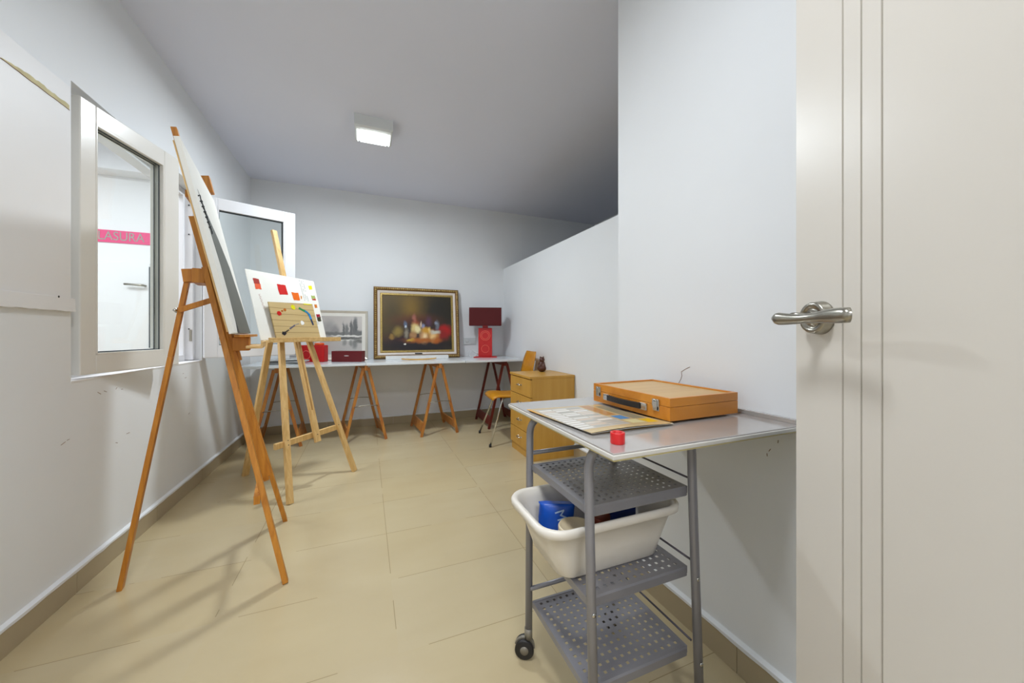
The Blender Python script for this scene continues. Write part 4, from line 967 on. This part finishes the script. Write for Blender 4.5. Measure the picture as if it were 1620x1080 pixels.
# wooden paint case: local frame at the near corner
ca = math.radians(1.5)
pc = thing('paint_case', 'varnished wooden paint case with two clasps and a black handle, on the metal board', 'case', (0.733, 0.716, 0.7912), (0, 0, ca))
Wd, Ln, Hc = 0.265, 0.328, 0.060
b = BM()
for lo_, hi_ in (((0, 0, 0), (Wd, .010, .036)), ((0, Ln-.010, 0), (Wd, Ln, .036)), ((0, .010, 0), (.010, Ln-.010, .036)), ((Wd-.010, .010, 0), (Wd, Ln-.010, .036)), ((.010, .010, 0), (Wd-.010, Ln-.010, .004))): box(b, lo_, hi_, bev=0.0008)
obj('case_body', b, M['case_wood'], pc)
b = BM()
for lo_, hi_ in (((0, 0, .0368), (Wd, .010, Hc)), ((0, Ln-.010, .0368), (Wd, Ln, Hc)), ((0, .010, .0368), (.010, Ln-.010, Hc)), ((Wd-.010, .010, .0368), (Wd, Ln-.010, Hc))): box(b, lo_, hi_, bev=0.0008)
ld = obj('lid_frame', b, M['case_wood'], pc)
b = BM(); box(b, (.010, .010, Hc-.010), (Wd-.010, Ln-.010, Hc-.004)); obj('lid_panel', b, M['case_lid'], pc)
for y in (.046, .298):
    b = BM(); box(b, (-.0025, y-.011, .020), (0, y+.011, .033), bev=0.0008); box(b, (-.0045, y-.012, .032), (-.0005, y+.012, .052), bev=0.001); box(b, (-.0075, y-.007, .022), (-.004, y+.007, .046), bev=0.001)
    tube(b, [(-.006, y-.006, .046), (-.008, y-.003, .050), (-.008, y+.003, .050), (-.006, y+.006, .046)], 0.0012, 6); obj('clasp', b, M['chrome'], pc)
b = BM()
loft(b, [[V((-.006-.007*math.sin(PI*t)+dx, .100+.145*t, .024+dz)) for dx, dz in ((0, -.009), (-.004, -.008), (-.004, .008), (0, .009))] for t in [i/10 for i in range(11)]], smooth=False)
hd = obj('carry_handle', b, M['black'], pc)
for y in (.091, .254):
    b = BM(); box(b, (-.007, y-.014, .014), (0, y+.014, .034), bev=0.002); obj('handle_mount', b, M['chrome'], hd)

# red tape roll
b = BM(); lathe(b, [(.0095, 0), (.0150, 0), (.0155, .002), (.0155, .022), (.0150, .024), (.0105, .024), (.0095, .023), (.0095, 0)], seg=40)
o = obj('tape_roll', b, M['red_plastic'], None); r_, d_ = (167/570)*0.775, 0.775
o.location = (r_*math.cos(TH)+d_*math.sin(TH), -r_*math.sin(TH)+d_*math.cos(TH), 0.7852)
tag(o, 'small bright red roll of tape standing near the corner of the metal board', 'tape')

# plastic tub and its contents
tbn = thing('plastic_tub', 'white plastic tub with rolled rim on the middle trolley shelf', 'tub', (0.608, 0.877, 0.4035))
b = BM()
def layer(z, hx, hy, r): return rrect(0, 0, hx, hy, r, z, 8)
R3 = [layer(0, .140, .082, .03), layer(0.0, .150, .092, .035), layer(.006, .158, .098, .04), layer(.06, .178, .108, .048), layer(.118, .200, .120, .055), layer(.122, .213, .128, .06), layer(.126, .222, .133, .064), layer(.139, .224, .134, .065), layer(.145, .220, .131, .063), layer(.146, .212, .126, .06), layer(.140, .204, .119, .055), layer(.12, .196, .116, .052), layer(.06, .174, .104, .045), layer(.010, .154, .094, .037), layer(.004, .145, .086, .03)]
loft(b, R3); obj('tub_shell', b, M['tub'], tbn)
tz = 0.408
bb = thing('blue_packet', 'crumpled bright blue packet with pale lettering, leaning in the tub left of the jar', 'packet', (0.511, 0.920, tz), (0.0, 0, -0.45))
b = BM(); rings = []
for k, (t, s_) in enumerate(((0, .6), (.01, .9), (.04, 1.0), (.08, 1.0), (.108, .85), (.118, .6), (.124, .45))):
    ring = []
    for a in range(24):
        an = a*2*PI/24; hx_ = .050*(.5+.5*s_) if t < .09 else .050; hy_ = .021*s_
        wob = 1+0.06*math.sin(3*an+k*1.7)+0.04*math.sin(7*an+k)
        ring.append(V((hx_*math.copysign(abs(math.cos(an))**.6, math.cos(an))*wob, hy_*math.copysign(abs(math.sin(an))**.7, math.sin(an))*wob, t)))
    rings.append(ring)
loft(b, rings); obj('wrapper', b, M['blue_bag'], bb)
text_mesh('lettering', 'Ma', 0.040, mat('pale_blue_print', '#a9c0dc', 0.5), bb, Matrix.Translation((0.012, -0.0275, 0.092)) @ Matrix.Rotation(math.radians(70), 4, 'Y') @ Matrix.Rotation(PI/2, 4, 'X'))
jr = thing('lidded_jar', 'white jar with a beige lid in the tub, behind the trolley tube', 'jar', (0.520, 0.832, tz))
b = BM(); lathe(b, [(0, 0), (.040, 0), (.043, .004), (.043, .088), (0, .088)], seg=36); obj('jar_body', b, M['jar'], jr)
b = BM(); lathe(b, [(.0445, .080), (.0465, .082), (.0465, .096), (.044, .100), (.041, .099), (.039, .0965), (.012, .0965), (0, .0975)], seg=40); obj('jar_lid', b, M['lid'], jr)
nv = thing('navy_packet', 'dark blue carton in the right part of the tub', 'packet', (0.690, 0.870, tz), (0, 0, 0.1))
b = BM(); box(b, (-.055, -.022, 0), (.050, .022, .118), bev=0.003); obj('carton', b, M['navy'], nv)
rs = thing('rust_packet', 'rust-brown packet in the tub between jar and dark blue carton', 'packet', (0.608, 0.845, tz), (0, 0, 0.35))
b = BM(); box(b, (-.026, -.018, 0), (.026, .018, .105), bev=0.004); obj('packet_body', b, M['rust'], rs)
